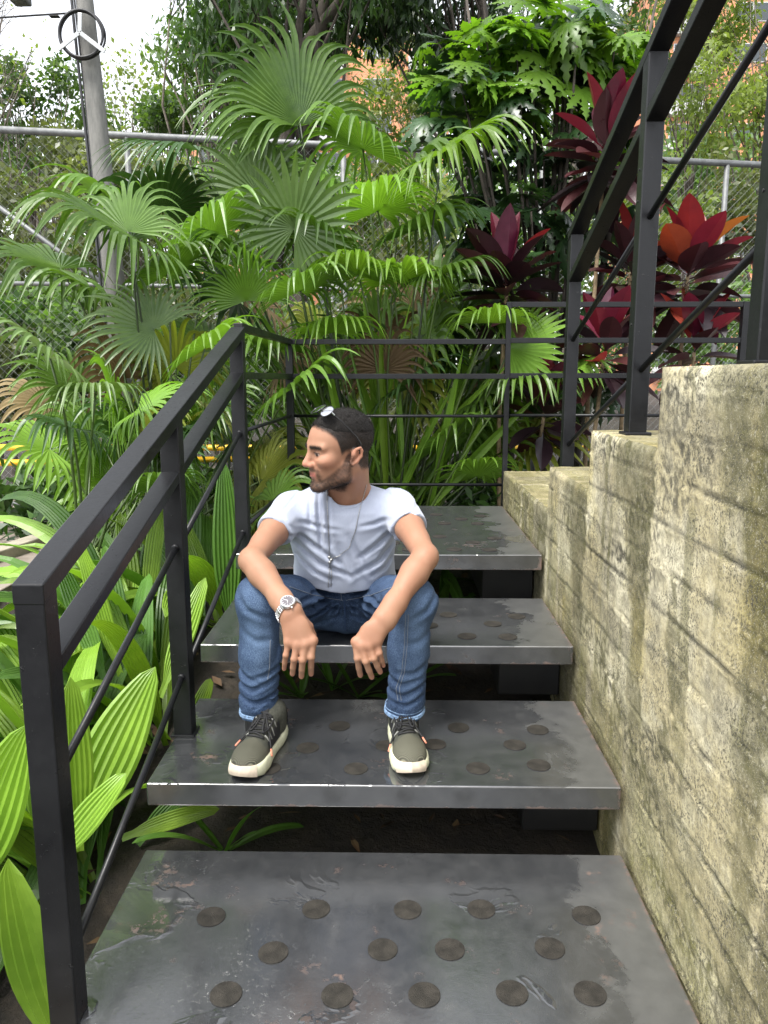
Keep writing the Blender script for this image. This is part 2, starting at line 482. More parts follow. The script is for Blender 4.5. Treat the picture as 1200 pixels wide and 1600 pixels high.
# ================================================================== STEEL STAIRCASE
def tread_material():
    t = NT('wet_steel_plate'); c = t.coord(); x, y, z = t.sep(c)
    geo = t.n('NewGeometry'); nz = t.sep(geo.outputs['Normal'])[2]
    up = t.math('GREATER_THAN', nz, 0.6)
    n_big = t.noise(c, 5.5, 5, 0.6, 0.6); n_med = t.noise(c, 17, 6, 0.65); n_fin = t.noise(c, 70, 4, 0.6)
    vert = t.noise(t.mapping(c, (1.0, 0.35, 1)), 34, 3, 0.6)
    # dry, paler margin beside the wall with a wavy tide line
    e = t.math('ADD', x, t.math('MULTIPLY', t.math('SUBTRACT', n_big, 0.5), 0.42))
    e = t.math('ADD', e, t.math('MULTIPLY', t.math('SUBTRACT', n_med, 0.5), 0.04))
    dry_r = t.ramp(e, [(0.425, 0.0), (0.455, 1.0)])
    lid = t.ramp(t.math('ADD', t.noise(c, 3.1, 4, 0.6, 0.8), t.math('MULTIPLY', n_med, 0.15)), [(0.66, 0.0), (0.76, 0.55)])
    dry = t.math('MULTIPLY', t.math('MAXIMUM', dry_r, lid), up)
    base = t.ramp(n_med, [(0.3, (0.026, 0.0275, 0.0295)), (0.7, (0.043, 0.0445, 0.046))])
    dcol = t.ramp(n_med, [(0.3, (0.048, 0.049, 0.049)), (0.7, (0.075, 0.076, 0.074))])
    col = t.mix(dry, base, dcol)
    # scuffs and lime spots
    sc = t.ramp(t.noise(t.mapping(c, (1, 1, 1), (3, 1, 0)), 48, 6, 0.75), [(0.60, 0.0), (0.72, 0.55)])
    col = t.mix(t.math('MULTIPLY', sc, up), col, (0.085, 0.082, 0.076))
    # rust, mostly at the margins and under the folded edge
    rmask = t.ramp(t.noise(t.mapping(c, (1, 1, 1), (7, 2, 4)), 6.5, 3), [(0.60, 0.0), (0.70, 1.0)])
    rsp = t.ramp(t.noise(c, 42, 5, 0.7), [(0.52, 0.0), (0.62, 1.0)])
    edge_r = t.ramp(t.math('ADD', x, t.math('MULTIPLY', n_med, 0.04)), [(0.575, 0.0), (0.59, 1.0)])
    rust = t.math('MAXIMUM', t.math('MULTIPLY', rmask, rsp), t.math('MULTIPLY', edge_r, t.ramp(n_fin, [(0.42, 0.0), (0.55, 1.0)])))
    side = t.math('SUBTRACT', 1.0, up)
    lowr = t.math('MULTIPLY', side, t.ramp(t.math('ADD', t.attr('depth', 'Fac'), t.math('MULTIPLY', t.math('SUBTRACT', n_med, 0.5), 0.9)), [(0.92, 0.0), (1.05, 0.6)]))
    rust = t.math('MAXIMUM', rust, lowr)
    col = t.mix(t.math('MULTIPLY', rust, 0.75), col, t.ramp(n_fin, [(0.3, (0.055, 0.026, 0.016)), (0.7, (0.16, 0.075, 0.04))]))
    # water film: pools are mirror smooth, the rest just damp
    pool = t.ramp(t.math('ADD', t.noise(t.mapping(c, (1, 1, 1), (1, 9, 0)), 4.2, 4, 0.55, 0.5), t.math('MULTIPLY', x, -0.16)), [(0.60, 0.0), (0.625, 1.0)])
    drops = t.ramp(t.noise(c, 95, 4, 0.7), [(0.60, 0.0), (0.66, 1.0)])
    dmask = t.ramp(t.math('ADD', t.noise(t.mapping(c, (1, 1, 1), (5, 5, 0)), 3.6, 3), t.math('MULTIPLY', x, -0.35)), [(0.60, 0.0), (0.72, 1.0)])
    wet = t.math('MAXIMUM', pool, t.math('MULTIPLY', drops, dmask))
    wet = t.math('MULTIPLY', wet, up)
    rgh = t.ramp(t.math('ADD', t.math('MULTIPLY', n_med, 0.5), t.math('MULTIPLY', vert, 0.5)), [(0.3, 0.13), (0.7, 0.27)])
    rgh = t.mix(dry, rgh, (0.36, 0.36, 0.36))
    rgh = t.mix(wet, rgh, (0.05, 0.05, 0.05))
    rgh = t.mix(rust, rgh, (0.7, 0.7, 0.7))
    nb_ = t.bump(t.math('ADD', t.math('MULTIPLY', n_fin, 0.4), t.math('MULTIPLY', vert, 0.5)), 0.10, 0.004)
    nb_ = t.bump(wet, 0.5, 0.0016, nb_)
    return t.done(t.bsdf(col, rgh, nb_, spec=0.5, IOR=2.1))
M_TREAD = tread_material()
t = NT('grip_disc'); c = t.coord()
M_DISC = t.done(t.bsdf(t.ramp(t.noise(c, 30, 5), [(0.3, (0.018, 0.017, 0.015)), (0.7, (0.044, 0.040, 0.034))]), 0.75, t.bump(t.noise(c, 420, 2), 0.9, 0.003), spec=0.12))
t = NT('welded_dark_steel'); c = t.coord()
M_UNDER = t.done(t.bsdf(t.ramp(t.noise(c, 12, 5), [(0.3, (0.005, 0.005, 0.0055)), (0.7, (0.012, 0.012, 0.011))]), 0.6))

stairs = empty('staircase', (0, 2.5, 0.3)); tag(stairs, 'dark wet steel staircase of open treads with round grip discs', 'staircase')
TREADS = [(1.225, 1.772, 0.413), (1.80, 2.33, 0.580), (2.37, 2.92, 0.747), (2.95, 4.12, 0.914)]
XL, XR = -0.640, 0.568
disc_px = [(330, 1433), (494, 1421), (637, 1422), (752, 1421), (916, 1431), (427, 1489), (598, 1484), (703, 1484), (859, 1482),
           (353, 1554), (527, 1556), (663, 1555), (800, 1552), (922, 1553)]
disc_xy = [(p.x, p.y - TREADS[0][0]) for p in (atz(a_, b_, 0.413) for a_, b_ in disc_px)]
dm = MB()
ring = [(0.0315 * math.cos(a), 0.0315 * math.sin(a)) for a in np.linspace(0, 2 * math.pi, 29)[:-1]]
ring2 = [(x * 0.96, y * 0.96) for x, y in ring]
N = len(ring)
dm.add([(x, y, 0) for x, y in ring] + [(x, y, 0.0016) for x, y in ring] + [(x, y, 0.0021) for x, y in ring2],
       [(k, (k+1) % N, N+(k+1) % N, N+k) for k in range(N)] + [(N+k, N+(k+1) % N, 2*N+(k+1) % N, 2*N+k) for k in range(N)] + [tuple(range(2*N, 3*N))])
disc_mesh = None
rng = random.Random(11)
for ti, (y0, y1, z) in enumerate(TREADS):
    mb = MB().box((XL, y0, z - 0.062), (XR, y1, z))
    tr = mb.build('tread', M_TREAD, stairs, bevel=0.004, seg=3)
    co = np.array([v.co[:] for v in tr.data.vertices]); float_attr(tr, 'depth', (z - co[:, 2]) / 0.062)
    m2 = MB().box((0.36, y0 + 0.22, z - 0.26), (0.575, y1 - 0.08, z - 0.063))
    m2.build('wall_bracket', M_UNDER, stairs, bevel=0.004, seg=1)
    spots = disc_xy if ti < 3 else disc_xy + [(x, y + 0.55) for x, y in disc_xy]
    for (dx, dy) in spots:
        jx, jy = (0, 0) if ti == 0 else (rng.uniform(-.012, .012), rng.uniform(-.012, .012))
        if disc_mesh is None:
            d_ = dm.build('grip_disc', M_DISC, tr); disc_mesh = d_.data
        else:
            d_ = bpy.data.objects.new('grip_disc', disc_mesh); COL.objects.link(d_); d_.parent = tr
        d_.matrix_parent_inverse = Matrix.Identity(4)
        d_.location = (dx + jx, y0 + dy + jy, z + 0.0005); d_.rotation_euler = (0, 0, rng.uniform(0, 6))
        d_.parent = tr

# ================================================================== RAILINGS
t = NT('black_painted_steel'); c = t.coord()
n = t.noise(c, 9, 6, 0.6); f = t.noise(c, 120, 4, 0.6)
col = t.ramp(n, [(0.3, (0.006, 0.0062, 0.0072)), (0.7, (0.011, 0.0115, 0.0128))])
col = t.mix(t.ramp(t.noise(c, 55, 5, 0.7), [(0.66, 0.0), (0.74, 0.45)]), col, (0.09, 0.09, 0.088))
rg = t.ramp(t.math('ADD', t.math('MULTIPLY', n, 0.6), t.math('MULTIPLY', f, 0.4)), [(0.35, 0.27), (0.65, 0.44)])
dr = t.ramp(t.noise(c, 85, 3, 0.6), [(0.70, 0.0), (0.72, 1.0)])
nrm = t.bump(dr, 0.6, 0.002, t.bump(f, 0.12, 0.002))
M_RAIL = t.done(t.bsdf(col, t.mix(dr, rg, (0.06, 0.06, 0.06)), nrm, spec=0.28))

lr = empty('stair_railing', (-0.617, 1.25, 0.413)); tag(lr, 'black steel railing with two round bars on the plant side of the stairs', 'railing')
PX = -0.617
P1, P2, P3 = 1.255, 2.086, 3.00
h0 = at(50, 900, P1).z; h3 = at(380, 513, P3).z
def hz(y): return h0 + (h3 - h0) * (y - P1) / (P3 - P1)
S = 0.052
for (py, zb) in ((P1, 0.413), (P2, 0.580), (P3, 0.914)):
    zt = hz(py) - 0.012
    MB().box((PX - S/2, py - S/2, zb), (PX + S/2, py + S/2, zt)).build('post', M_RAIL, lr, bevel=0.003)
MB().box((PX - .034, P2 - .034, .580), (PX + .034, P2 + .034, .586)).build('base_plate', M_RAIL, lr, bevel=0.002)
sl = (h3 - h0) / (P3 - P1)
HT = 0.03
def sloped(name, y0, y1, ztop0, ztop1, w=S + .002, h=HT, x=PX, parent=lr):
    a_ = [(x - w/2, y0, ztop0 - h), (x + w/2, y0, ztop0 - h), (x + w/2, y0, ztop0), (x - w/2, y0, ztop0)]
    b_ = [(x - w/2, y1, ztop1 - h), (x + w/2, y1, ztop1 - h), (x + w/2, y1, ztop1), (x - w/2, y1, ztop1)]
    return MB().add(a_ + b_, [(0,1,2,3),(7,6,5,4),(0,4,5,1),(1,5,6,2),(2,6,7,3),(3,7,4,0)]).build(name, M_RAIL, parent, bevel=0.0025)
sloped('handrail', P1 - S/2 - .001, P3 + S/2, hz(P1 - S/2), hz(P3 + S/2), h=0.036)
MO = 0.158
for ya, yb in ((P1 + S/2, P2 - S/2), (P2 + S/2, P3 - S/2)):
    sloped('mid_rail', ya, yb, hz(ya) - MO, hz(yb) - MO, w=S - .003)
zA = {P1: at(95, 1222, P1).z, P2: at(285, 853, P2).z, P3: at(381, 676, P3).z}
zB = {P1: at(120, 1503, P1).z, P2: at(288, 1053, P2).z, P3: at(384, 830, P3).z}
for zz in (zA, zB):
    for ya, yb in ((P1, P2), (P2, P3)):
        MB().tube([(PX + .004, ya + S/2 - .006, zz[ya]), (PX + .004, yb - S/2 + .006, zz[yb])], 0.0082, 10).build('round_bar', M_RAIL, lr, smooth=True)

def weld(p, ax, r, parent):
    p = Vector(p); ax = Vector(ax).normalized()
    MB().tube([p - ax * .003, p - ax * .001, p + ax * .002, p + ax * .005], [r * .95, r * 1.35, r * 1.3, r * .9], 9).build('weld_bead', M_RAIL, parent, smooth=True)
for zz in (zA, zB):
    for (yy, sg) in ((P1, 1), (P2, -1), (P2, 1), (P3, -1)): weld((PX + .004, yy + sg * S/2, zz[yy]), (0, sg, .35 * sg), .0085, lr)

# level railing round the landing
YB = 4.30
br = empty('landing_railing', (-0.62, YB, 0.914)); tag(br, 'thin black level railing across the back of the landing', 'railing')
zr = [at(600, y_, YB).z for y_ in (534, 588, 650, 757)]
xa = at(453, 600, YB).x; xb = at(792, 600, YB).x
MB().box((xa - .02, YB - .02, 0.86), (xa + .02, YB + .02, zr[0] + .012)).build('post', M_RAIL, br, bevel=0.002)
MB().box((xb - .014, YB - .014, 0.86), (xb + .014, YB + .014, at(798, 472, YB).z)).build('post', M_RAIL, br, bevel=0.002)
for i, z in enumerate(zr):
    if i < 2: MB().box((xa + .02, YB - .017, z - .014), (xb - .014, YB + .017, z + .014)).build('flat_rail', M_RAIL, br, bevel=0.002)
    else: MB().tube([(xa + .015, YB, z), (xb - .01, YB, z)], 0.0085, 8).build('round_bar', M_RAIL, br, smooth=True)
for i, z in enumerate(zr):   # return along the landing's open side
    if i < 2: MB().bar((PX, P3 + S/2 + .002, z), (xa, YB - .02, z), 0.034, 0.028).build('flat_rail', M_RAIL, br, bevel=0.002)
    else: MB().tube([(PX, P3 + S/2, z), (xa, YB - .02, z)], 0.0085, 8).build('round_bar', M_RAIL, br, smooth=True)
ur = empty('upper_railing', (xb, YB, 0.9)); tag(ur, 'black level railing in front of the burgundy plants, right of landing', 'railing')
xe = at(1160, 475, YB).x
zu = [at(900, y_, YB).z for y_ in (476, 532, 587, 649)]
for i, z in enumerate(zu):
    if i < 3: MB().box((xb + .014, YB - .016, z - .014), (xe, YB + .016, z + .014)).build('flat_rail', M_RAIL, ur, bevel=0.002)
    else: MB().tube([(xb + .01, YB, z), (xe, YB, z)], 0.0085, 8).build('round_bar', M_RAIL, ur, smooth=True)
MB().box((xe, YB - .02, 0.6), (xe + .04, YB + .02, zu[0] + .014)).build('post', M_RAIL, ur, bevel=0.002)

# right hand railing on the wall
rr = empty('wall_railing', (0.665, 2.17, 1.44)); tag(rr, 'black steel railing bolted on top of the stepped concrete wall', 'railing')
RX = 0.664; R1, R2, R3 = 3.02, 2.17, 1.43
hu = {R1: at(888, 363, R1).z, R2: at(1013, 79, R2).z}; hl = {R1: at(886, 437, R1).z, R2: at(1011, 188, R2).z}
b1 = {R1: at(888, 534, R1).z, R2: at(1005, 346, R2).z}; b2 = {R1: at(880, 696, R1).z, R2: at(993, 582, R2).z}
def zl(d, y): return d[R1] + (d[R2] - d[R1]) * (y - R1) / (R2 - R1)
for (py, zb, s_) in ((R1, STEP_Z[5], 0.046), (R2, STEP_Z[3], 0.050), (R3, STEP_Z[2], 0.050)):
    MB().box((RX - s_/2, py - s_/2, zb), (RX + s_/2, py + s_/2, zl(hu, py) - .004)).build('post', M_RAIL, rr, bevel=0.003)
    MB().box((RX - .036, py - .036, zb - .002), (RX + .036, py + .036, zb + .008)).build('base_plate', M_RAIL, rr, bevel=0.003)
    for bz in (0.30, 0.62, .70):
        MB().tube([(RX - s_/2 - .002, py + .004, zb + bz), (RX - s_/2 + .004, py + .004, zb + bz)], 0.0035, 8).build('bolt', M_UNDER, rr)
YE = 0.55
sloped('handrail', R1 + .025, YE, zl(hu, R1 + .025) + .012, zl(hu, YE) + .012, w=.052, h=.032, x=RX, parent=rr)
for ya, yb in ((R1 - .023, R2 + .025), (R2 - .025, R3 + .025), (R3 - .025, YE)):
    sloped('mid_rail', ya, yb, zl(hl, ya) + .012, zl(hl, yb) + .012, w=.049, h=.032, x=RX, parent=rr)
for dct in (b1, b2):
    for ya, yb in ((R1, R2), (R2, R3), (R3, YE)):
        MB().tube([(RX, ya, zl(dct, ya)), (RX, yb, zl(dct, yb))], 0.0085, 10).build('round_bar', M_RAIL, rr, smooth=True)
# ================================================================== FENCE, POLE, BUILDINGS, TREES BEYOND
FA, FB = Vector((-2.88, 5.95, 0)), Vector((3.14, 7.0, 0))
fdir = (FB - FA).normalized()
def fpt(u, z): 
    p = FA + fdir * u; return Vector((p.x, p.y, z))
F0, F1 = -3.2, 9.6
M_GALV = simple_mat('galvanised_steel', (0.16, 0.165, 0.165), 0.55, 0.5, var=0.3, scale=14)
M_WIRE = simple_mat('fence_wire', (0.26, 0.27, 0.26), 0.5, 0.4, var=0.2)
M_YEL = simple_mat('yellow_pipe_paint', (0.72, 0.42, 0.02), 0.45, var=0.25, scale=9)
fence = empty('chain_link_fence', fpt(3, 0.5)); tag(fence, 'tall grey chain link fence with pipe rails behind the planting', 'fence')
ZT, ZB = 3.38, 0.56
MB().tube([fpt(F0, ZT), fpt(F1, ZT)], 0.026, 10).build('top_rail', M_GALV, fence, smooth=True)
MB().tube([fpt(F0, 0.62), fpt(F1, 0.62)], 0.018, 8).build('bottom_rail', M_GALV, fence, smooth=True)
MB().tube([fpt(F0, 2.30), fpt(F1, 2.30)], 0.016, 8).build('middle_rail', M_GALV, fence, smooth=True)
for k in range(-1, 7):
    u = 0.86 + k * 1.625
    MB().tube([fpt(u, 0.4), fpt(u, ZT)], 0.022, 10).build('post', M_GALV, fence, smooth=True)
MB().tube([fpt(-0.35, 3.05), fpt(1.1, 1.95)], 0.018, 8).build('brace', M_GALV, fence, smooth=True)
V = []; Q = []; nb = 0
P = 0.068; r = 0.0011
Hf = ZT - ZB
ks = np.arange(int((F0 - Hf) / P), int((F1 + Hf) / P))
for sgn in (1, -1):
    for k in ks:
        u0 = k * P; u1 = u0 + sgn * Hf
        lo, hi = 0.0, 1.0
        if max(u0, u1) < F0 or min(u0, u1) > F1: continue
        z0, z1 = ZB, ZT
        a, b = u0, u1
        # clip to the fence length
        def cl(t): return u0 + (u1 - u0) * t
        t0 = 0.0; t1 = 1.0
        if sgn > 0: t0 = max(0, (F0 - u0) / Hf); t1 = min(1, (F1 - u0) / Hf)
        else: t0 = max(0, (u0 - F1) / Hf); t1 = min(1, (u0 - F0) / Hf)
        if t1 <= t0: continue
        pa = fpt(cl(t0), ZB + Hf * t0); pb = fpt(cl(t1), ZB + Hf * t1)
        m_ = MB().tube([pa, pb], r, 3, cap=False)
        V += m_.v; Q += [tuple(i + nb for i in q) for q in m_.f]; nb = len(V)
tag(mesh_py('chain_link_mesh', V, Q, M_WIRE, fence), kind='stuff')

yp = empty('yellow_pipes', fpt(0.5, 0.9)); tag(yp, 'pair of yellow painted pipes running along the fence foot', 'pipe')
off = Vector((0.02, -0.22, 0))
za = at(60, 686, 5.9).z; zb = at(60, 719, 5.9).z; zc = at(700, 725, 6.3).z
MB().tube([fpt(F0, za) + off, fpt(8.5, zc + .05) + off], 0.024, 10).build('upper_pipe', M_YEL, yp, smooth=True)
MB().tube([fpt(F0, zb) + off, fpt(1.95, zb) + off], 0.024, 10).build('lower_pipe', M_YEL, yp, smooth=True)
for u in (-1.8, 0.2, 2.4, 4.4, 6.4):
    MB().box(tuple(fpt(u, 0.45) + off + Vector((-.02, .03, 0))), tuple(fpt(u, za) + off + Vector((.02, .06, .01)))).build('bracket', M_GALV, yp)

# --- utility pole with a coil of cable
t = NT('pole_concrete'); c = t.coord()
col = t.ramp(t.noise(t.mapping(c, (1, 1, 0.25)), 22, 5, 0.65), [(0.3, (0.10, 0.10, 0.092)), (0.7, (0.19, 0.185, 0.17))])
M_POLE = t.done(t.bsdf(col, 0.8, t.bump(t.noise(c, 80, 4), 0.4, 0.004)))
YPO = 5.62
pt = at(128, -40, YPO); pb = at(163.5, 300, YPO)
pd = (pb - pt); k = (0.5 - pb.z) / pd.z; pf = pb + pd * k
pole = empty('utility_pole', pf); tag(pole, 'grey tapered utility pole leaning slightly beside the palms', 'pole')
ptop = pt - pd * 1.6
MB().tube([pf, pb, pt, ptop], [0.084, 0.071, 0.055, 0.045], 20).build('shaft', M_POLE, pole, smooth=True)
M_CABLE = simple_mat('black_cable', (0.02, 0.02, 0.022), 0.5)
M_BRK = simple_mat('pale_bracket', (0.36, 0.37, 0.37), 0.4, 0.3)
for dx, rr_ in ((-.082, .011), (-.062, .007)):
    pts = []
    for s_ in np.linspace(0, 1, 14):
        q = ptop.lerp(pf, s_); pts.append(q + Vector((dx * (0.75 + 0.35 * s_), -0.035 - 0.008 * math.sin(s_ * 21 + dx * 90), 0)))
    MB().tube(pts, rr_, 6).build('downlead_cable', M_CABLE, pole, smooth=True)
cr = empty('cable_coil', at(127, 54, 5.50)); tag(cr, 'round coil of black cable on a three armed bracket, high on the pole', 'cable coil')
cc = at(126.5, 53, 5.50)
for i, (rad, dy) in enumerate(((.147, 0), (.140, .012), (.151, .018), (.143, -.008))):
    pts = [cc + Vector((rad * math.cos(a) + .003 * math.sin(3 * a + i), dy + .004 * math.sin(2 * a + i), rad * math.sin(a))) for a in np.linspace(0, 2 * math.pi, 49)]
    MB().tube(pts, 0.0075, 6, cap=False).build('cable_loop', M_CABLE, cr, smooth=True)
for (px, py) in ((125, 20), (91, 77), (164, 81)):
    MB().bar(cc + Vector((0, -.022, 0)), at(px, py, 5.478), 0.028, 0.009, up=(0, 1, 0)).build('bracket_arm', M_BRK, cr, bevel=0.002)
# span cable to the left and its clamp
sc_ = empty('span_cable', at(95, 22, 5.52)); tag(sc_, 'thin dark cable with a small clamp reaching the pole from the left', 'cable')
a_ = at(117, 20, 5.6); b_ = at(0, 27, 5.45); c_ = b_ + (b_ - a_) * 12
pts = [a_.lerp(c_, s_) + Vector((0, 0, -0.10 * math.sin(math.pi * s_) * s_)) for s_ in np.linspace(0, 1, 30)]
MB().tube(pts, 0.0062, 6).build('wire', M_CABLE, sc_, smooth=True)
MB().box(tuple(at(80, 29, 5.54)), tuple(at(91, 23, 5.50))).build('clamp', M_UNDER, sc_, bevel=0.004)
lamp = empty('street_lamp', at(32, 0, 5.4)); tag(lamp, 'grey lamp head at the upper left edge above the span cable', 'lamp')
lp = at(31, 1, 5.4)
MB().box((lp.x - .055, lp.y - .06, lp.z - .015), (lp.x + .055, lp.y + .06, lp.z + .04)).build('lamp_head', M_GALV, lamp, bevel=0.012)
MB().tube([lp + Vector((0, 0, .03)), lp + Vector((.05, .1, .5)), ptop.lerp(pt, .35)], 0.018, 8).build('lamp_arm', M_GALV, lamp, smooth=True)

# --- brick apartment blocks, far behind the trees
t = NT('orange_brick'); c = t.coord()
br_ = t.n('TexBrick'); t.set(br_.inputs['Vector'], t.mapping(c, (1, 1, 1), rot=(math.pi / 2, 0, 0)))
br_.inputs['Color1'].default_value = (0.52, 0.19, 0.09, 1); br_.inputs['Color2'].default_value = (0.60, 0.25, 0.12, 1)
br_.inputs['Mortar'].default_value = (0.42, 0.30, 0.2, 1); br_.inputs['Scale'].default_value = 2.0
M_BRICK = t.done(t.bsdf(br_.outputs[0], 0.85))
M_BALC = simple_mat('pale_render', (0.45, 0.45, 0.44), 0.8, var=0.15, scale=0.6)
t = NT('window_glass'); c = t.coord()
M_GLASS = t.done(t.bsdf((0.05, 0.06, 0.065), 0.08))
M_WFR = simple_mat('window_frame', (0.5, 0.5, 0.5), 0.5)
def apartment(x0, x1, Y, ztop, label, st=2.75, zb=-2.0):
    b = empty('apartment_block', ((x0 + x1) / 2, Y, zb)); tag(b, label, 'building', 'brick apartment blocks behind the trees')
    MB().box((x0, Y, zb), (x1, Y + 14, ztop)).build('wall', M_BRICK, b)
    MB().box((x0 - .2, Y - .2, ztop), (x1 + .2, Y + 14.2, ztop + .5)).build('roof', M_BALC, b)
    ns = int((ztop - zb) / st); wm = fm = None
    nw = max(2, int((x1 - x0) / 3.6)); dx = (x1 - x0) / nw
    for s_ in range(ns):
        z0 = ztop - (s_ + 1) * st
        if z0 < 0.5: continue
        for w_ in range(nw):
            xc = x0 + (w_ + .5) * dx; ww = dx * .36
            if w_ % 2 == 0:     # recessed balcony with pale parapet
                MB().box((xc - ww, Y - .55, z0 + .1), (xc + ww, Y - .004, z0 + 1.05)).build('balcony', M_BALC, b)
            f_ = MB().box((xc - ww * .8, Y - .06, z0 + 1.06), (xc + ww * .8, Y + .05, z0 + 2.35))
            fr = f_.build('window', M_WFR, b)
            for h_ in (-1, 1):
                MB().box((xc + h_ * ww * .40 - ww * .36, Y - .075, z0 + 1.12), (xc + h_ * ww * .40 + ww * .36, Y - .061, z0 + 2.29)).build('pane', M_GLASS, fr)
xw = lambda px, Y: at(px, 300, Y).x
apartment(xw(1020, 62), xw(1290, 62), 62, at(0, -60, 62).z, 'orange brick apartment tower seen through trees at right')
apartment(xw(480, 66), xw(700, 66), 66, at(0, 60, 66).z, 'orange brick apartment block seen above the tall palm')
apartment(xw(300, 60), xw(420, 60), 60, at(0, 222, 60).z, 'low orange brick block glimpsed beside the utility pole')

# --- trees and shrubs
M_BARK = simple_mat('grey_bark', (0.16, 0.135, 0.11), 0.9, var=0.4, scale=14, bump=0.8, bscale=30)
M_BARKD = simple_mat('dark_bark', (0.055, 0.045, 0.036), 0.9, var=0.4, scale=14, bump=0.8, bscale=30)
M_LF_DK = leaf_mat('leaves_dark_drooping', (0.016, 0.040, 0.014), (0.075, 0.14, 0.04), transl=0.42)
M_LF_MID = leaf_mat('leaves_mid', (0.040, 0.085, 0.024), (0.16, 0.25, 0.075), transl=0.5)
M_LF_YEL = leaf_mat('leaves_yellow_green', (0.085, 0.125, 0.028), (0.28, 0.34, 0.09), transl=0.5)
M_LF_OLV = leaf_mat('leaves_olive', (0.055, 0.075, 0.03), (0.19, 0.21, 0.09), transl=0.45)
def leaf_cloud(centers, rads, n, size, asp, rngn, droop=0.0, flat=0.0, jitter=0.35):
    """n leaves of four corners each, spread through clumps"""
    centers = np.asarray(centers, float); rads = np.asarray(rads, float)
    w = rads ** 2; idx = rngn.choice(len(centers), n, p=w / w.sum())
    d = rngn.normal(size=(n, 3)); d /= np.linalg.norm(d, axis=1, keepdims=True)
    rr_ = rngn.random(n) ** 0.45
    P_ = centers[idx] + d * (rads[idx] * rr_)[:, None] * np.array([1, 1, 0.8])
    u = rngn.normal(size=(n, 3)); u[:, 2] -= droop * 2.2; u /= np.linalg.norm(u, axis=1, keepdims=True)
    v = rngn.normal(size=(n, 3)); v[:, 2] *= (1 - flat); v -= u * (u * v).sum(1, keepdims=True); v /= np.linalg.norm(v, axis=1, keepdims=True)
    nn = np.cross(u, v)
    L = size * (1 + jitter * rngn.uniform(-1, 1, n))[:, None]; W = L * asp
    A = P_; B = P_ + u * L * .45 + v * W + nn * L * .07; C = P_ + u * L; D = P_ + u * L * .45 - v * W + nn * L * .07
    V_ = np.stack([A, B, C, D], 1).reshape(-1, 3)
    Q_ = np.arange(4 * n).reshape(n, 4)
    tone = np.repeat(rngn.normal(0, .12, len(centers))[idx] + rngn.normal(0, .07, n), 4)
    return V_, Q_, tone
def tree(name, base, h, crown, clumps, n, size, asp, mat, bark, label, cat='tree', group='trees beyond the fence', r0=0.10, seed=0, droop=0.0, lean=(0, 0), crown_z=None, twigs=True, rad=0.28):
    """trunk from base to height h with limbs to clumps of leaves; crown = (cx, cy, cz, rx, ry, rz)"""
    g = np.random.default_rng(seed); rg_ = random.Random(seed)
    root = empty(name, base); tag(root, label, cat, group)
    base = Vector(base); top = base + Vector((lean[0], lean[1], h))
    cx, cy, cz, rx, ry, rz = crown
    cs = []; rs = []
    for i in range(clumps):
        while True:
            q = g.uniform(-1, 1, 3)
            if 0.15 < (q ** 2).sum() < 1: break
        cs.append((cx + q[0] * rx, cy + q[1] * ry, cz + q[2] * rz)); rs.append(rad * (0.6 + 0.8 * g.random()))
    mb = MB()
    wob = lambda s_: Vector((rg_.uniform(-1, 1), rg_.uniform(-1, 1), 0)) * s_
    mid = [base.lerp(top, s_) + wob(0.03 * h * (0 < s_ < 1)) for s_ in (0, .2, .4, .6, .8, 1)]
    mb.tube([base - Vector((0, 0, .3))] + mid[1:], [r0 * 1.15, r0, r0 * .85, r0 * .7, r0 * .5, r0 * .25], 9)
    if twigs:
        for c_, r_ in zip(cs, rs):
            c_ = Vector(c_); s_ = rg_.uniform(.35, .95)
            st = base.lerp(top, s_)
            m_ = st.lerp(c_, .5) + Vector((rg_.uniform(-.1, .1), rg_.uniform(-.1, .1), .12)) * (c_ - st).length
            rl = r0 * (1 - s_ * .7) * .38
            mb.tube([st, m_, c_], [rl, rl * .6, rl * .2], 5)
            for _ in range(2):
                e = c_ + Vector((rg_.uniform(-1, 1), rg_.uniform(-1, 1), rg_.uniform(-.6, 1))) * r_ * .9
                mb.tube([m_.lerp(c_, .6), e], [rl * .35, rl * .1], 4)
    mb.build('trunk', bark, root, smooth=True)
    V_, Q_, tone = leaf_cloud(cs, rs, n, size, asp, g, droop)
    cr_ = mesh_np('crown', V_, Q_, mat, root, smooth=False); float_attr(cr_, 'tone', tone)
    return root
def crown_at(px, py, Y, rpx, rpy, ry):
    p = at(px, py, Y); s_ = Y / F_PX * 1.03
    return (p.x, p.y, p.z, rpx * s_, ry, rpy * s_)
GZ0 = 0.5
def gb(px, Y): 
    p = at(px, 600, Y); return (p.x, Y, GZ0)
# big drooping tree, top centre
tree('drooping_tree', gb(432, 9.0), 6.2, crown_at(450, -50, 9.0, 190, 130, 1.4), 44, 7000, 0.15, 0.13, M_LF_DK, M_BARKD,
     'tall dark tree with drooping foliage hanging over the top of the palms', seed=3, droop=1.0, lean=(0.85, 0.1), r0=0.12, rad=0.36)
tree('drooping_tree', gb(770, 9.6), 6.4, crown_at(690, -40, 9.4, 120, 110, 1.0), 28, 5000, 0.15, 0.13, M_LF_DK, M_BARKD,
     'dark drooping tree above and left of the lobed leaf shrub', seed=4, droop=1.0, lean=(-.4, 0), r0=0.10, rad=0.34)
tree('leafy_tree', gb(350, 11.0), 5.4, crown_at(345, 60, 10.5, 95, 130, 1.0), 26, 4200, 0.11, 0.2, M_LF_MID, M_BARK,
     'mid green tree against the pale sky right of the utility pole', seed=5, droop=.5, r0=.09, rad=.36)
dt = bpy.data.objects['drooping_tree']
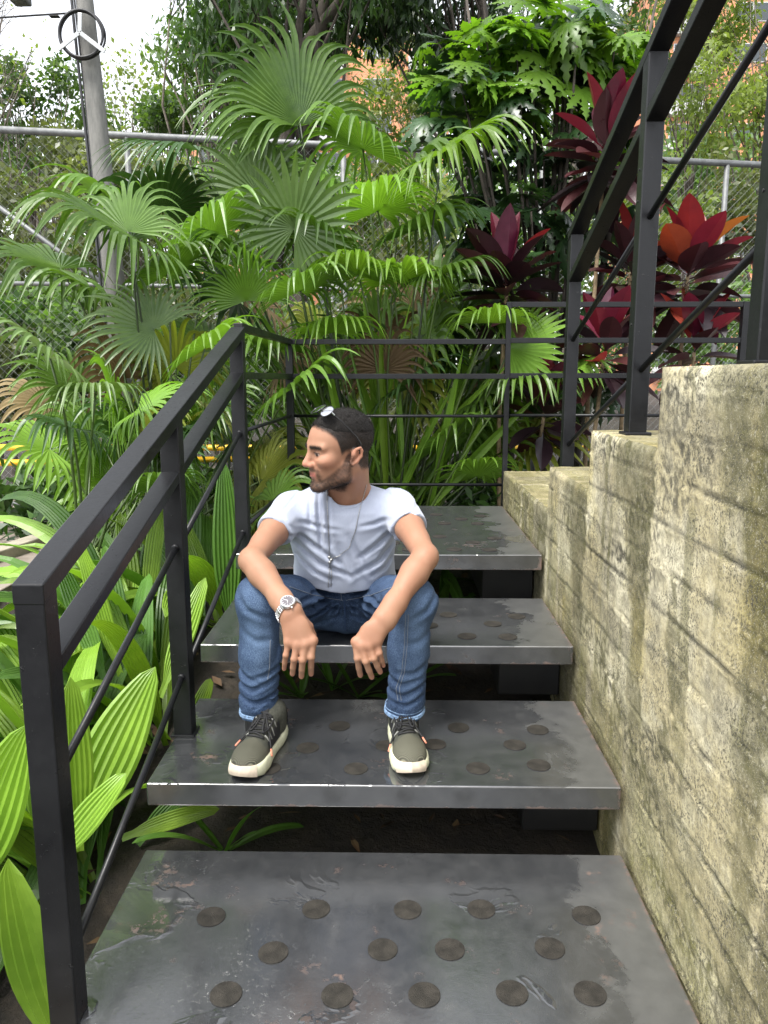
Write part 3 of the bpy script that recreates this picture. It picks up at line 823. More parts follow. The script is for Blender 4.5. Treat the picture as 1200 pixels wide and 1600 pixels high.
MB().tube([at(425, 420, 9.0), at(440, 300, 9.0), at(452, 170, 9.0), at(463, 92, 8.95), at(492, 52, 8.9), at(528, 8, 8.85), at(570, -60, 8.8)], [.12, .10, .085, .075, .065, .058, .045], 9).build('limb', M_BARKD, dt, smooth=True)
MB().tube([at(463, 92, 8.95), at(466, 50, 8.9), at(480, -30, 8.8)], [.055, .045, .03], 8).build('limb', M_BARKD, dt, smooth=True)
# left side
tree('leafy_tree', gb(70, 11.5), 4.2, crown_at(65, 190, 11.5, 85, 85, 1.0), 34, 4200, 0.085, 0.28, M_LF_MID, M_BARK,
     'round small leaved tree behind the fence at far left', seed=6, r0=.07, rad=.27)
tree('sparse_tree', gb(205, 14), 4.6, crown_at(205, 165, 14, 60, 75, .9), 40, 900, 0.08, 0.35, M_LF_YEL, M_BARK,
     'nearly bare tree with few pale leaves beside the utility pole', seed=7, r0=.07, rad=.3)
tree('leafy_tree', gb(275, 13), 3.6, crown_at(285, 190, 13, 50, 45, .8), 22, 2600, 0.09, 0.3, M_LF_MID, M_BARK,
     'small bushy tree seen above the fence rail right of the pole', seed=8, r0=.06, rad=.28)
tree('bare_tree', gb(-10, 10), 5.8, crown_at(0, 60, 10, 55, 110, .6), 46, 160, 0.06, 0.35, M_LF_YEL, M_BARK,
     'leafless tree with thin twigs at the upper left edge', seed=9, r0=.06, rad=.25)
# right side
tree('slender_tree', gb(1165, 13), 6.5, crown_at(1180, 70, 13, 110, 170, 1.4), 50, 7500, 0.10, 0.22, M_LF_YEL, M_BARK,
     'tall yellow green tree behind the right hand railing', seed=10, r0=.075, rad=.40, droop=.4)
tree('slender_tree', gb(1060, 14), 5.4, crown_at(1050, 60, 14, 70, 120, 1.0), 26, 3200, 0.10, 0.22, M_LF_YEL, M_BARK,
     'thin yellow green tree between the sloping rails', seed=11, r0=.06, rad=.36, droop=.4)
tree('slender_tree', gb(640, 13), 4.6, crown_at(610, 140, 13, 90, 90, 1.0), 34, 3800, 0.10, 0.2, M_LF_YEL, M_BARK,
     'loose pale green tree in the gap behind the palms', seed=12, r0=.05, rad=.36, droop=.4)
tree('leafy_tree', gb(880, 12), 5.6, crown_at(900, 40, 12, 120, 130, 1.0), 36, 5200, 0.10, 0.22, M_LF_MID, M_BARK,
     'mid green tree behind the lobed leaf shrub', seed=13, r0=.07, rad=.4)
# shrubs right behind the fence
shr = [(40, 380, 8.2, 110, 90, M_LF_OLV, 'olive shrub climbing behind the fence at the left edge'),
       (210, 330, 8.6, 100, 80, M_LF_OLV, 'olive shrub behind the fence below the utility pole'),
       (60, 500, 7.6, 110, 50, M_LF_MID, 'low green shrub at the fence foot on the left'),
       (250, 500, 8.0, 110, 60, M_LF_OLV, 'low olive shrub behind the fence beside the palm stems'),
       (420, 300, 9.2, 110, 110, M_LF_MID, 'green shrub behind the tall palm'),
       (610, 330, 9.0, 100, 70, M_LF_YEL, 'pale green shrub behind the sword leaves'),
       (640, 470, 8.4, 120, 70, M_LF_OLV, 'olive shrub low behind the palm clump'),
       (820, 430, 8.6, 120, 110, M_LF_MID, 'green shrub behind the burgundy plants'),
       (1000, 350, 9.0, 110, 110, M_LF_YEL, 'yellow green shrub behind the right railing posts'),
       (1140, 330, 9.5, 100, 100, M_LF_OLV, 'olive shrub behind the fence at the right edge'),
       (1120, 500, 8.8, 130, 60, M_LF_MID, 'low green shrub behind the upper railing at right'),
       (440, 560, 7.9, 150, 50, M_LF_MID, 'low green shrub behind the landing railing'),
       (110, 560, 7.3, 130, 45, M_LF_MID, 'low green shrub behind the fence above the yellow pipes'),
       (10, 600, 7.1, 110, 55, M_LF_OLV, 'low olive shrub in the left corner behind the yellow pipes'),
       (330, 600, 7.4, 130, 50, M_LF_MID, 'low green shrub seen through the stair railing'),
       (700, 620, 7.6, 130, 50, M_LF_OLV, 'low olive shrub seen under the landing rails'),
       (60, 270, 10.5, 120, 60, M_LF_OLV, 'brownish hedge above the fence middle rail at left')]
for i, (px, py, Y, rx_, ry_, m_, lb) in enumerate(shr):
    c_ = crown_at(px, py, Y, rx_, ry_, 0.6)
    tree('shrub', (c_[0], c_[1], GZ0), max(.4, c_[2] - GZ0), c_, 24, 3000, 0.085, 0.3, m_, M_BARK, lb, 'shrub', 'shrubs behind the fence', r0=.03, seed=40 + i, rad=.26)
# far woodland closing the view
g = np.random.default_rng(77)
cs = []; rs = []
for i in range(240):
    px = g.uniform(-150, 1350); Y = g.uniform(19, 27)
    ytop = np.interp(px, [-150, 100, 330, 450, 650, 800, 1350], [230, 235, 240, 260, 260, 200, 170])
    p = at(px, ytop + g.random() ** 1.2 * (560 - ytop) + 20, Y); cs.append(p[:]); rs.append(g.uniform(.8, 1.5))
V_, Q_, tone = leaf_cloud(cs, rs, 36000, 0.22, 0.3, g)
fw = mesh_np('far_woodland', V_, Q_, M_LF_MID, None, smooth=False); float_attr(fw, 'tone', tone)
tag(fw, 'hazy green woodland far behind the fence', 'woodland', kind='stuff')
# ================================================================== PLANTS
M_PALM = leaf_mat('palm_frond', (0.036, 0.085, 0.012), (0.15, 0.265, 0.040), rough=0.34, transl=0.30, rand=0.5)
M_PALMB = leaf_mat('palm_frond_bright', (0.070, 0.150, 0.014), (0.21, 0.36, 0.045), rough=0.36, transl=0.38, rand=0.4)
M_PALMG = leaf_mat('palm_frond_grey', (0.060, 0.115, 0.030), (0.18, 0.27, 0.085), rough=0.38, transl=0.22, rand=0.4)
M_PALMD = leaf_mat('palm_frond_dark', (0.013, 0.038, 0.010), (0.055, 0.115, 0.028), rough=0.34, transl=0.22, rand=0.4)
M_DEAD = leaf_mat('palm_frond_withered', (0.10, 0.065, 0.028), (0.26, 0.19, 0.09), rough=0.7, transl=0.2, rand=0.5, tint=(1.1, 1.0, .7))
M_PALMY = leaf_mat('palm_frond_yellowing', (0.11, 0.14, 0.016), (0.30, 0.33, 0.05), rough=0.4, transl=0.35, rand=0.4)
M_PET = leaf_mat('palm_petiole', (0.030, 0.055, 0.012), (0.10, 0.15, 0.035), rough=0.4, transl=0.05)
M_PETD = simple_mat('palm_petiole_dark', (0.022, 0.034, 0.012), 0.45, var=0.4, scale=10)
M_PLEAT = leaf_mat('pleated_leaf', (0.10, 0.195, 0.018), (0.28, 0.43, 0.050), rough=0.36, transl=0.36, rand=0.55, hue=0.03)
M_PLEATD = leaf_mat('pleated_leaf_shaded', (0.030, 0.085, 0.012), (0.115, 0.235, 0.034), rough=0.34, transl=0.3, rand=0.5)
M_CORD = leaf_mat('burgundy_leaf', (0.014, 0.0075, 0.009), (0.068, 0.022, 0.028), rough=0.30, transl=0.10, rand=0.75, hue=0.05, tint=(1.6, 0.6, 0.7))
M_CORDP = leaf_mat('crimson_leaf', (0.060, 0.009, 0.018), (0.21, 0.022, 0.050), rough=0.32, transl=0.18, rand=0.6, hue=0.05, tint=(1.8, 0.7, 0.7))
M_CORDO = leaf_mat('orange_leaf', (0.16, 0.030, 0.018), (0.34, 0.085, 0.03), rough=0.36, transl=0.3, rand=0.6, hue=0.06, tint=(1.5, 1.0, 0.6))
M_ARA = leaf_mat('lobed_leaf_shaded_wet', (0.009, 0.026, 0.009), (0.040, 0.085, 0.026), rough=0.30, transl=0.22, rand=0.6)  # dark green of the lower leaves, with shade and wet put into the colour
M_ARAB = leaf_mat('lobed_leaf_backlit', (0.060, 0.140, 0.012), (0.19, 0.33, 0.035), rough=0.36, transl=0.42, rand=0.5)  # backlight on the top leaves, painted as a brighter green
DOWN = Vector((0, 0, -1))

def blade_strip(mb, p, d, n, L, wf, steps, grav, fold=0.25, g0=0.0, out=None, hang=0.0):
    """one leaf strip: two faces per step either side of a folded midline; wf(t) half width"""
    p = Vector(p); d = Vector(d).normalized(); n = Vector(n)
    h = L / steps; vs = []
    for i in range(steps + 1):
        t_ = i / steps
        s_ = n.cross(d)
        if s_.length < 1e-4: s_ = d.orthogonal()
        s_.normalize(); nn = d.cross(s_).normalized()
        w = wf(t_)
        vs += [p + s_ * w + nn * w * fold, p.copy(), p - s_ * w + nn * w * fold]
        p = p + d * h
        gr = grav * max(0.0, t_ - g0) * h
        if hang: u_ = min(1, max(0, (t_ - g0) / .22)); gr = hang * u_ * u_ / steps
        gd = DOWN if out is None else DOWN + out
        gp = gd - d * gd.dot(d) * .8
        d = (d + gp * gr).normalized()
        n = nn
    b = [(3*i, 3*i+1, 3*i+4, 3*i+3) for i in range(steps)] + [(3*i+1, 3*i+2, 3*i+5, 3*i+4) for i in range(steps)]
    mb.add(vs, b)

def fan_frond(parent, base, hub, axis, normal, rad, mat, nseg=31, spread=140, droop=5.0, split=0.42, seed=0, cup=0.10, pmat=None, pr=0.006, bend=0.12, lenf=None):
    """fan palm leaf: curved stalk and a pleated fan whose finger-like tips hang"""
    rg_ = random.Random(seed)
    base = Vector(base); hub = Vector(hub); a = Vector(axis).normalized(); n = Vector(normal)
    n = (n - a * n.dot(a)).normalized(); s = n.cross(a)
    mb = MB()
    ov = Vector((a.x, a.y, 0)) * .5 + Vector((n.x, n.y, 0)) * .35
    dth = R(2 * spread) / nseg
    for k in range(nseg):
        th = -R(spread) + (k + .5) * dth
        c_ = math.cos(th); q = a * c_ + s * math.sin(th) + n * (cup * (1 - 0.6 * c_))
        Lk = rad * (0.80 + 0.20 * math.cos(th * 0.75)) * rg_.uniform(.86, 1.06)
        sp = split * rg_.uniform(.9, 1.12)
        wmax = math.tan(dth / 2) * Lk * sp
        def wf(t_, sp=sp, wmax=wmax):
            if t_ < sp: return max(0.0006, wmax * (t_ / sp))
            u = (t_ - sp) / (1 - sp)
            return wmax * (1 - u ** 1.5) ** 0.9 * (0.94 + 0.06 * (1 - u)) + 0.0004
        blade_strip(mb, hub, q, n, Lk, wf, 13, 0, fold=0.42, g0=sp * .62, out=Vector((q.x, q.y, 0)).normalized() * rg_.uniform(.35, .6) + ov * .25, hang=droop * .62 * (rg_.uniform(.55, 1.35) if rg_.random() > .08 else 2.2))
    fr = mb.build('frond', mat, parent, smooth=False)
    # stalk
    mid = base.lerp(hub, .55) + (hub - base).length * bend * Vector((-(hub - base).y, (hub - base).x, 0)).normalized() * rg_.uniform(-1, 1) + Vector((0, 0, (hub - base).length * .06))
    pts = []
    for i in range(9):
        t_ = i / 8; pts.append(base * (1-t_)**2 + mid * 2*t_*(1-t_) + hub * t_*t_)
    MB().tube(pts, [pr * (1.5 - .7 * i / 8) for i in range(9)], 6).build('stalk', pmat or M_PET, fr, smooth=True)
    return fr

def V3(*a): return Vector(a)
# ---- the large fan palm clump behind the landing
cl = at(590, 720, 4.85); cl.z = 0.55
palm = empty('fan_palm', cl); tag(palm, 'large clump of green fan palm behind the landing railing', 'palm')
def hero(parent, base_xyz, hpx, hpy, Y, axis, normal, rpx, mat, **kw):
    hub = at(hpx, hpy, Y)
    return fan_frond(parent, base_xyz, hub, axis, normal, rpx * Y / F_PX, mat, **kw)
B0 = cl
hero(palm, B0 + V3(-.12, -.1, 0), 469, 193, 4.7, (-.30, -.10, 1), (.45, -.95, .35), 170, M_PALM, nseg=36, spread=105, droop=5.6, seed=1, pmat=M_PETD, split=.56)
hero(palm, B0 + V3(-.12, -.1, 0), 466, 196, 4.75, (-.9, -.25, .35), (.3, -.45, .9), 200, M_PALM, nseg=28, spread=75, droop=6.5, seed=101, pmat=M_PETD, split=.42)
hero(palm, B0 + V3(-.1, 0, 0), 460, 356, 4.35, (.25, -.35, .8), (.1, -.9, .45), 122, M_PALMG, nseg=31, spread=165, droop=1.8, seed=2, split=.55)
hero(palm, B0 + V3(-.2, 0, 0), 404, 304, 4.7, (-.1, -.1, .9), (-.2, -.8, .5), 108, M_PALMG, nseg=31, spread=150, droop=2.4, seed=3, split=.55)
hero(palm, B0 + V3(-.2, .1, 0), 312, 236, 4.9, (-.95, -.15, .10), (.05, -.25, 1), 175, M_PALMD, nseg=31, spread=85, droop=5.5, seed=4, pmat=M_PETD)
hero(palm, B0 + V3(.1, -.1, 0), 690, 240, 4.5, (.75, -.35, .35), (-.2, -.35, .95), 165, M_PALMB, nseg=33, spread=140, droop=8.5, seed=5, pmat=M_PETD)
hero(palm, B0 + V3(.05, 0, 0), 567, 234, 4.8, (-.35, -.5, .3), (0, -.35, .95), 150, M_PALM, nseg=33, spread=150, droop=9.5, seed=6)
hero(palm, B0 + V3(.05, .1, 0), 630, 285, 5.0, (.35, -.2, .35), (.1, -.35, .95), 150, M_PALM, nseg=31, spread=150, droop=9, seed=7)
hero(palm, B0 + V3(-.05, .1, 0), 520, 285, 5.0, (-.5, -.2, .3), (.1, -.3, .95), 150, M_PALM, nseg=31, spread=150, droop=9, seed=107)
hero(palm, B0 + V3(.15, -.15, 0), 622, 440, 4.55, (.1, -.75, .25), (0, -.3, .95), 130, M_PALMB, nseg=28, spread=140, droop=10, seed=8)
hero(palm, B0 + V3(.25, -.1, 0), 768, 505, 4.5, (.0, -.8, .3), (0, -.3, .95), 110, M_PALMB, nseg=23, spread=110, droop=11, seed=9)
hero(palm, B0 + V3(.3, -.1, 0), 797, 545, 4.6, (.75, -.25, .35), (-.1, -.8, .6), 95, M_PALMB, nseg=26, spread=100, droop=.8, seed=10, split=.7)
hero(palm, B0 + V3(.2, -.1, 0), 815, 590, 4.5, (.4, -.6, .05), (.1, -.3, .95), 115, M_PALM, nseg=26, spread=125, droop=10, seed=11)
hero(palm, B0 + V3(-.15, -.1, 0), 385, 470, 4.4, (-.1, -.35, .8), (0, -.8, .5), 105, M_PALMB, nseg=28, spread=100, droop=3.5, seed=12)
hero(palm, B0 + V3(-.15, -.1, 0), 470, 455, 4.3, (.35, -.6, .35), (0, -.35, .95), 125, M_PALM, nseg=31, spread=140, droop=8, seed=13)
hero(palm, B0 + V3(-.1, -.1, 0), 430, 545, 4.5, (-.2, -.7, .2), (0, -.35, .95), 120, M_PALM, nseg=31, spread=140, droop=9, seed=14)
hero(palm, B0 + V3(-.1, -.1, 0), 520, 520, 4.5, (.1, -.7, .25), (0, -.35, .95), 120, M_PALMB, nseg=31, spread=140, droop=9, seed=114)
hero(palm, B0 + V3(.1, -.1, 0), 700, 690, 4.75, (.2, -.5, .4), (0, -.5, .85), 120, M_PALM, nseg=28, spread=140, droop=5, seed=15)
hero(palm, B0 + V3(.1, -.1, 0), 745, 745, 4.7, (.1, -.5, .4), (.1, -.5, .85), 95, M_PALMB, nseg=26, spread=140, droop=5, seed=16)
for k_, (hx_, hy_, Y_, ax_, rp_, m_) in enumerate(((590, 330, 4.6, (.2, -.6, .3), 135, M_PALMB), (500, 380, 4.45, (-.3, -.6, .35), 130, M_PALM), (650, 360, 4.7, (.5, -.5, .3), 140, M_PALM), (560, 430, 4.4, (-.1, -.7, .3), 120, M_PALMB),
        (690, 430, 4.55, (.5, -.6, .2), 125, M_PALM), (380, 400, 4.6, (-.5, -.5, .3), 140, M_PALM), (430, 250, 4.9, (-.5, -.4, .4), 150, M_PALM))):
    hero(palm, B0 + V3((hx_ - 560) / 900, 0, 0), hx_, hy_, Y_, ax_, (0, -.35, .95), rp_, m_, nseg=31, spread=140, droop=9, seed=700 + k_)
rg = random.Random(5)
for i in range(52):     # the rest of the clump, filling in behind
    a = rg.uniform(-1.35, 1.35); L = rg.uniform(.75, 1.75)
    hub = cl + V3(math.sin(a) * L * .8, rg.uniform(-.15, .8), .35 + L * math.cos(a) * .85)
    if hub.y < 4.45 : hub.y = 4.5
    ax = V3(math.sin(a) * .8, -.25 + rg.uniform(-.2, .3), .55 + rg.uniform(-.35, .3))
    fan_frond(palm, cl + V3(rg.uniform(-.2, .2), rg.uniform(-.1, .2), 0), hub, ax, (-ax.x * .2, -.35 + rg.uniform(-.25, .2), .9), rg.uniform(.36, .58), rg.choice([M_PALM, M_PALM, M_PALMD, M_PALMB, M_PALM, M_PALMB, M_PALMY, M_DEAD]),
              nseg=22, spread=rg.uniform(115, 155), droop=rg.uniform(5, 11), seed=100 + i, pr=.007)
# spear leaves, still folded, standing up out of the clump
for i in range(60):
    a = rg.uniform(-.75, .75); L = rg.uniform(.65, 1.35)
    p = cl + V3(rg.uniform(-.25, .35), rg.uniform(-.15, .25), .15)
    mb = MB(); d = V3(math.sin(a), rg.uniform(-.25, .15), math.cos(a))
    wm = rg.uniform(.010, .030)
    blade_strip(mb, p, d, V3(rg.uniform(-.5, .5), -1, 0), L + .3, lambda t_, wm=wm: wm * min(1, .35 + t_ * 1.5) * (1 - max(0, t_ - .55) / .45) ** .7 + .001, 12, rg.uniform(.0, .5), fold=rg.uniform(.5, 1.2))
    mb.build('spear_leaf', rg.choice([M_PALMB, M_PALMB, M_PALM, M_PLEAT]), palm, smooth=False)
# dead and dark stalks low in the clump
for i in range(34):
    a = rg.uniform(-1.3, 1.3)
    p = cl + V3(rg.uniform(-.3, .35), rg.uniform(-.2, .3), 0); L = rg.uniform(.4, .95)
    q = p + V3(math.sin(a) * L, rg.uniform(-.1, .25), math.cos(a) * L * .85 + .08)
    MB().tube([p, p.lerp(q, .5) + V3(0, 0, .05), q], [.013, .010, .006], 6).build('leaf_stalk', rg.choice([M_PETD, M_PETD, M_PET]), palm, smooth=True)

# ---- palms to the left of the stairs
c2 = V3(-1.28, 4.15, .55)
palm2 = empty('fan_palm', c2); tag(palm2, 'fan palm with wide drooping fronds left of the stair railing', 'palm')
hero(palm2, c2, 205, 372, 3.75, (-.55, -.45, .30), (.05, -.38, .95), 225, M_PALM, nseg=36, spread=130, droop=8.5, seed=21, pmat=M_PETD)
hero(palm2, c2, 200, 362, 3.8, (.1, .2, .6), (.0, -.8, .6), 120, M_PALM, nseg=23, spread=95, droop=6, seed=121, pmat=M_PETD)
hero(palm2, c2, 262, 430, 4.2, (.4, -.4, .35), (0, -.35, .95), 140, M_PALM, nseg=31, spread=140, droop=8, seed=22)
hero(palm2, c2, 240, 515, 3.9, (-.8, -.2, .35), (.2, -.8, .5), 120, M_PALMG, nseg=28, spread=130, droop=3.5, seed=23)
hero(palm2, c2, 330, 370, 4.5, (.3, -.4, .35), (-.1, -.35, .9), 150, M_PALM, nseg=31, spread=150, droop=8, seed=24)
hero(palm2, c2, 320, 545, 3.8, (.4, -.5, .4), (-.1, -.4, .9), 115, M_PALMB, nseg=26, spread=130, droop=7, seed=25)
hero(palm2, c2, 190, 330, 4.6, (-.35, -.5, .35), (0, -.35, .95), 150, M_PALM, nseg=28, spread=150, droop=8, seed=27)
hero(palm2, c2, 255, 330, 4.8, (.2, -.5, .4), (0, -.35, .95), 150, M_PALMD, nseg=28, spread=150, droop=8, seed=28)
hero(palm2, c2, 165, 470, 4.3, (-.4, -.5, .3), (0, -.35, .95), 140, M_PALM, nseg=28, spread=150, droop=8, seed=29)
hero(palm2, c2, 95, 420, 4.4, (-.7, -.4, .25), (.1, -.35, .9), 170, M_PALM, nseg=31, spread=140, droop=8.5, seed=26)
for i in range(22):
    a = rg.uniform(-1.3, 1.3); L = rg.uniform(.4, 1.5)
    hub = c2 + V3(math.sin(a) * L * .75, rg.uniform(.0, .9), .2 + L * math.cos(a) * .8)
    ax = V3(math.sin(a) * .8, -.3, .5 + rg.uniform(-.35, .3))
    fan_frond(palm2, c2 + V3(rg.uniform(-.2, .3), rg.uniform(0, .4), 0), hub, ax, (-ax.x * .2, -.4 + rg.uniform(-.25, .2), .85), rg.uniform(.34, .52), rg.choice([M_PALM, M_PALM, M_PALMD, M_PALMB, M_PALM, M_PALMB, M_PALMY, M_DEAD]),
              nseg=26, spread=rg.uniform(115, 155), droop=rg.uniform(5, 11), seed=400 + i, pr=.006)
c3 = V3(-1.45, 3.3, .5)
palm3 = empty('fan_palm', c3); tag(palm3, 'low fan palm with rain drops on its pale fronds at the left edge', 'palm')
hero(palm3, c3, 78, 560, 3.0, (-.15, -.45, .35), (.05, -.5, .85), 130, M_PALMG, nseg=31, spread=165, droop=6.5, seed=31, split=.45)
hero(palm3, c3, 150, 612, 3.05, (.1, -.65, .15), (0, -.25, 1), 125, M_PALMG, nseg=31, spread=125, droop=13, seed=32, split=.40)
hero(palm3, c3, 215, 640, 3.3, (.85, -.2, .35), (-.3, -.35, .9), 130, M_PALMB, nseg=26, spread=100, droop=5, seed=33)
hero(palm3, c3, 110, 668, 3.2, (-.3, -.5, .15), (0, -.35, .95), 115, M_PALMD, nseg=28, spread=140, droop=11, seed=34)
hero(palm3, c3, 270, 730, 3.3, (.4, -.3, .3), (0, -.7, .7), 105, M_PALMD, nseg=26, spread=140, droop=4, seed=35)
hero(palm3, c3, 250, 760, 3.1, (.1, -.5, .3), (0, -.4, .9), 105, M_PALM, nseg=26, spread=140, droop=8, seed=36)
hero(palm3, c3, 330, 650, 3.5, (.5, -.2, .4), (-.2, -.4, .9), 115, M_PALM, nseg=26, spread=130, droop=7, seed=37)
for i in range(30):
    a = rg.uniform(-1.3, 1.3); L = rg.uniform(.25, 1.1)
    hub = c3 + V3(math.sin(a) * L * .7 + .12, rg.uniform(.1, .9), .15 + L * math.cos(a) * .75)
    if hub.x < -1.0: hub.z = max(hub.z, 1.28)
    if hub.x < -1.2 and i % 3: continue
    ax = V3(math.sin(a) * .8, -.3, .45 + rg.uniform(-.3, .3))
    fan_frond(palm3, c3 + V3(rg.uniform(-.2, .3), rg.uniform(0, .4), 0), hub, ax, (-ax.x * .2, -.4 + rg.uniform(-.25, .2), .85), rg.uniform(.28, .42), rg.choice([M_PALM, M_PALMD, M_PALMD, M_PALM, M_PALMY, M_PALMB]),
              nseg=22, spread=rg.uniform(115, 155), droop=rg.uniform(5, 11), seed=200 + i, pr=.006)

# ---- broad pleated leaves beside the stairs
def pleated_leaf(parent, p, az, el, L, W, mat, grav, seed, name='leaf', pleats=7, tilt=0.0, hint=None):
    """lance-shaped leaf folded in long pleats like a fan"""
    rg_ = random.Random(seed)
    d = V3(math.cos(az) * math.cos(el), math.sin(az) * math.cos(el), math.sin(el))
    n = V3(-math.cos(az) * math.sin(el), -math.sin(az) * math.sin(el), math.cos(el))
    if tilt: n = Matrix.Rotation(tilt, 3, d) @ n
    if hint is not None: n = (Vector(hint) - d * Vector(hint).dot(d)).normalized()
    p = Vector(p); steps = 16; m = pleats * 2 + 1; vs = []
    st = 0.16
    for i in range(steps + 1):
        t_ = i / steps
        s_ = n.cross(d).normalized(); nn = d.cross(s_).normalized()
        u = max(0, (t_ - st) / (1 - st))
        w = (0.010 if t_ < st else 0.010 + (W / 2 - .010) * math.sin(math.pi * min(1, u ** .8)) ** .8 * (1 if u < .97 else .4)) 
        if i == steps: w = 0.001
        for k in range(m):
            x = 2 * k / (m - 1) - 1
            z = (0.055 if k % 2 else -0.0) * w * 2.1 * min(1, w / .03) + 0.22 * w * abs(x)
            vs.append(p + s_ * (w * x) + nn * z)
        p = p + d * (L / steps)
        d = (d + DOWN * grav * (L / steps) * max(.12, t_ * 1.6)).normalized(); n = nn
    f = [(i*m+k, i*m+k+1, (i+1)*m+k+1, (i+1)*m+k) for i in range(steps) for k in range(m - 1)]
    return MB().add(vs, f).build(name, mat, parent, smooth=False)
clumps = [(-1.02, 1.55, 'pleated leaf plant nearest the front post of the stair railing'), (-1.02, 2.15, 'pleated leaf plant behind the lower round bars of the railing'),
          (-1.45, 1.95, 'bright pleated leaf plant at the left edge of the picture'), (-1.35, 2.6, 'pleated leaf plant below the low fan palm'),
          (-.92, 2.72, 'pleated leaf plant beside the middle railing post'), (-1.05, 1.16, 'large pleated leaf plant in the bottom left corner'),
          (-.86, 1.85, 'pleated leaf plant squeezed against the side of the lower treads'), (-1.25, 1.45, 'pleated leaf plant behind the foot of the front railing post'), (-.86, 2.45, 'pleated leaf plant beside the third tread'), (-1.9, 1.75, 'pleated leaf plant cut off by the left edge of the picture'), (-1.1, 3.1, 'pleated leaf plant between the low fan palm and the landing'), (-.85, 3.3, 'shaded pleated leaf plant under the landing railing')]
pr_ = []
for i, (x, y, lb) in enumerate(clumps):
    z = float(soil_z(x, y))
    e_ = empty('pleated_leaf_plant', (x, y, z)); tag(e_, lb, 'plant', 'pleated leaf plants beside the stairs'); pr_.append(e_)
    nl = 30 if i < 5 else 22
    for k in range(nl):
        az = 2 * math.pi * (k * .382 + rg.uniform(-.06, .06)) + i
        if math.cos(az) > (.05 if x > -1.0 else .4) and x > -1.3: az = math.pi - az + rg.uniform(-.3, .3)
        el = rg.uniform(.45, 1.3); L = rg.uniform(.55, .98); W = rg.uniform(.070, .118)
        if x < -1.22: L *= .72
        if i == 5: el = rg.uniform(.8, 1.3); L *= .75
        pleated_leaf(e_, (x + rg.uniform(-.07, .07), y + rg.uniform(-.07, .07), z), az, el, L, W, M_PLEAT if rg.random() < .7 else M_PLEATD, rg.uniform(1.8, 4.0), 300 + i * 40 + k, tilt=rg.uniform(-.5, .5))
def toward(parent, p0, px, py, Y, W, mat, grav, seed, el_add=.25, tilt=0.0):
    q = at(px, py, Y); d = q - Vector(p0); L = d.length
    az = math.atan2(d.y, d.x); el = math.asin(d.z / L) + el_add
    pleated_leaf(parent, p0, az, el, L * 1.06, W, mat, grav, seed, hint=(.1 + .3 * tilt, -.75, .65))
# the biggest leaves, where the photo shows them
toward(pr_[1], at(105, 1335, 1.80), 248, 1062, 2.0, .150, M_PLEAT, .7, 901, .1, 1.1)
toward(pr_[1], at(125, 1330, 1.75), 125, 1075, 1.75, .085, M_PLEAT, .4, 902, .05, .9)
toward(pr_[0], at(75, 1360, 1.6), 205, 1230, 1.75, .070, M_PLEAT, .8, 903, .2, .2)
toward(pr_[2], at(-60, 1420, 1.5), 85, 1180, 1.45, .130, M_PLEAT, .8, 904, .2, .9)
toward(pr_[5], at(110, 1680, 1.3), -40, 1400, 1.2, .130, M_PLEAT, .8, 905, .15, -.9)
0 and toward(pr_[5], at(60, 1640, 1.35), 150, 1420, 1.5, .085, M_PLEAT, 1.6, 906, .4, .5)
toward(pr_[1], at(190, 1310, 1.9), 335, 1300, 2.0, .050, M_PLEAT, 1.4, 907, .35, .2)
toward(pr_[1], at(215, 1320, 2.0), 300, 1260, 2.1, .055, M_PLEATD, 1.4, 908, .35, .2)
toward(pr_[4], at(250, 1090, 2.4), 322, 915, 2.6, .075, M_PLEAT, .2, 909, .05, 1.2)
toward(pr_[4], at(300, 1130, 2.5), 330, 1065, 2.55, .055, M_PLEAT, .2, 910, .05, 1.2)
toward(pr_[3], at(170, 1080, 2.3), 85, 880, 2.5, .070, M_PLEATD, .5, 911, .1, .5)
toward(pr_[3], at(190, 1060, 2.4), 118, 860, 2.4, .060, M_PLEAT, .3, 912, .05, .4)
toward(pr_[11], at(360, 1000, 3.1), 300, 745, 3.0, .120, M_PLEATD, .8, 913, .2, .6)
# shoots and small plants under the treads
SEED_LB = ['seedling in the gap left of the hanging hand with the watch', 'seedling in the gap between the two hanging hands', 'seedling right behind the hanging hand without watch', 'seedling in the gap right of the bare hand', 'long leaved seedling at the left end of the gap below the second tread',
           'seedling in the upper gap, second right of the elbow', 'seedling in the upper gap beside the wall bracket', 'seedling in the upper gap nearest the elbow', 'seedling in the upper gap hidden by the wall bracket']
for i, (px, py, Y) in enumerate(((470, 1080, 2.75), (520, 1085, 2.8), (560, 1090, 2.75), (640, 1075, 2.85), (350, 1310, 2.0), (690, 920, 3.4), (730, 925, 3.3), (640, 930, 3.5), (780, 930, 3.6))):
    p = at(px, py, Y); z = float(soil_z(p.x, p.y))
    e_ = empty('seedling', (p.x, p.y, z)); tag(e_, SEED_LB[i], 'seedling', 'seedlings under the treads')
    for k in range(5):
        pleated_leaf(e_, (p.x, p.y, z), rg.uniform(0, 6.28), rg.uniform(.4, 1.1), rg.uniform(.16, .32), rg.uniform(.025, .045), M_PLEATD, rg.uniform(2, 5), 950 + i * 10 + k, pleats=3)

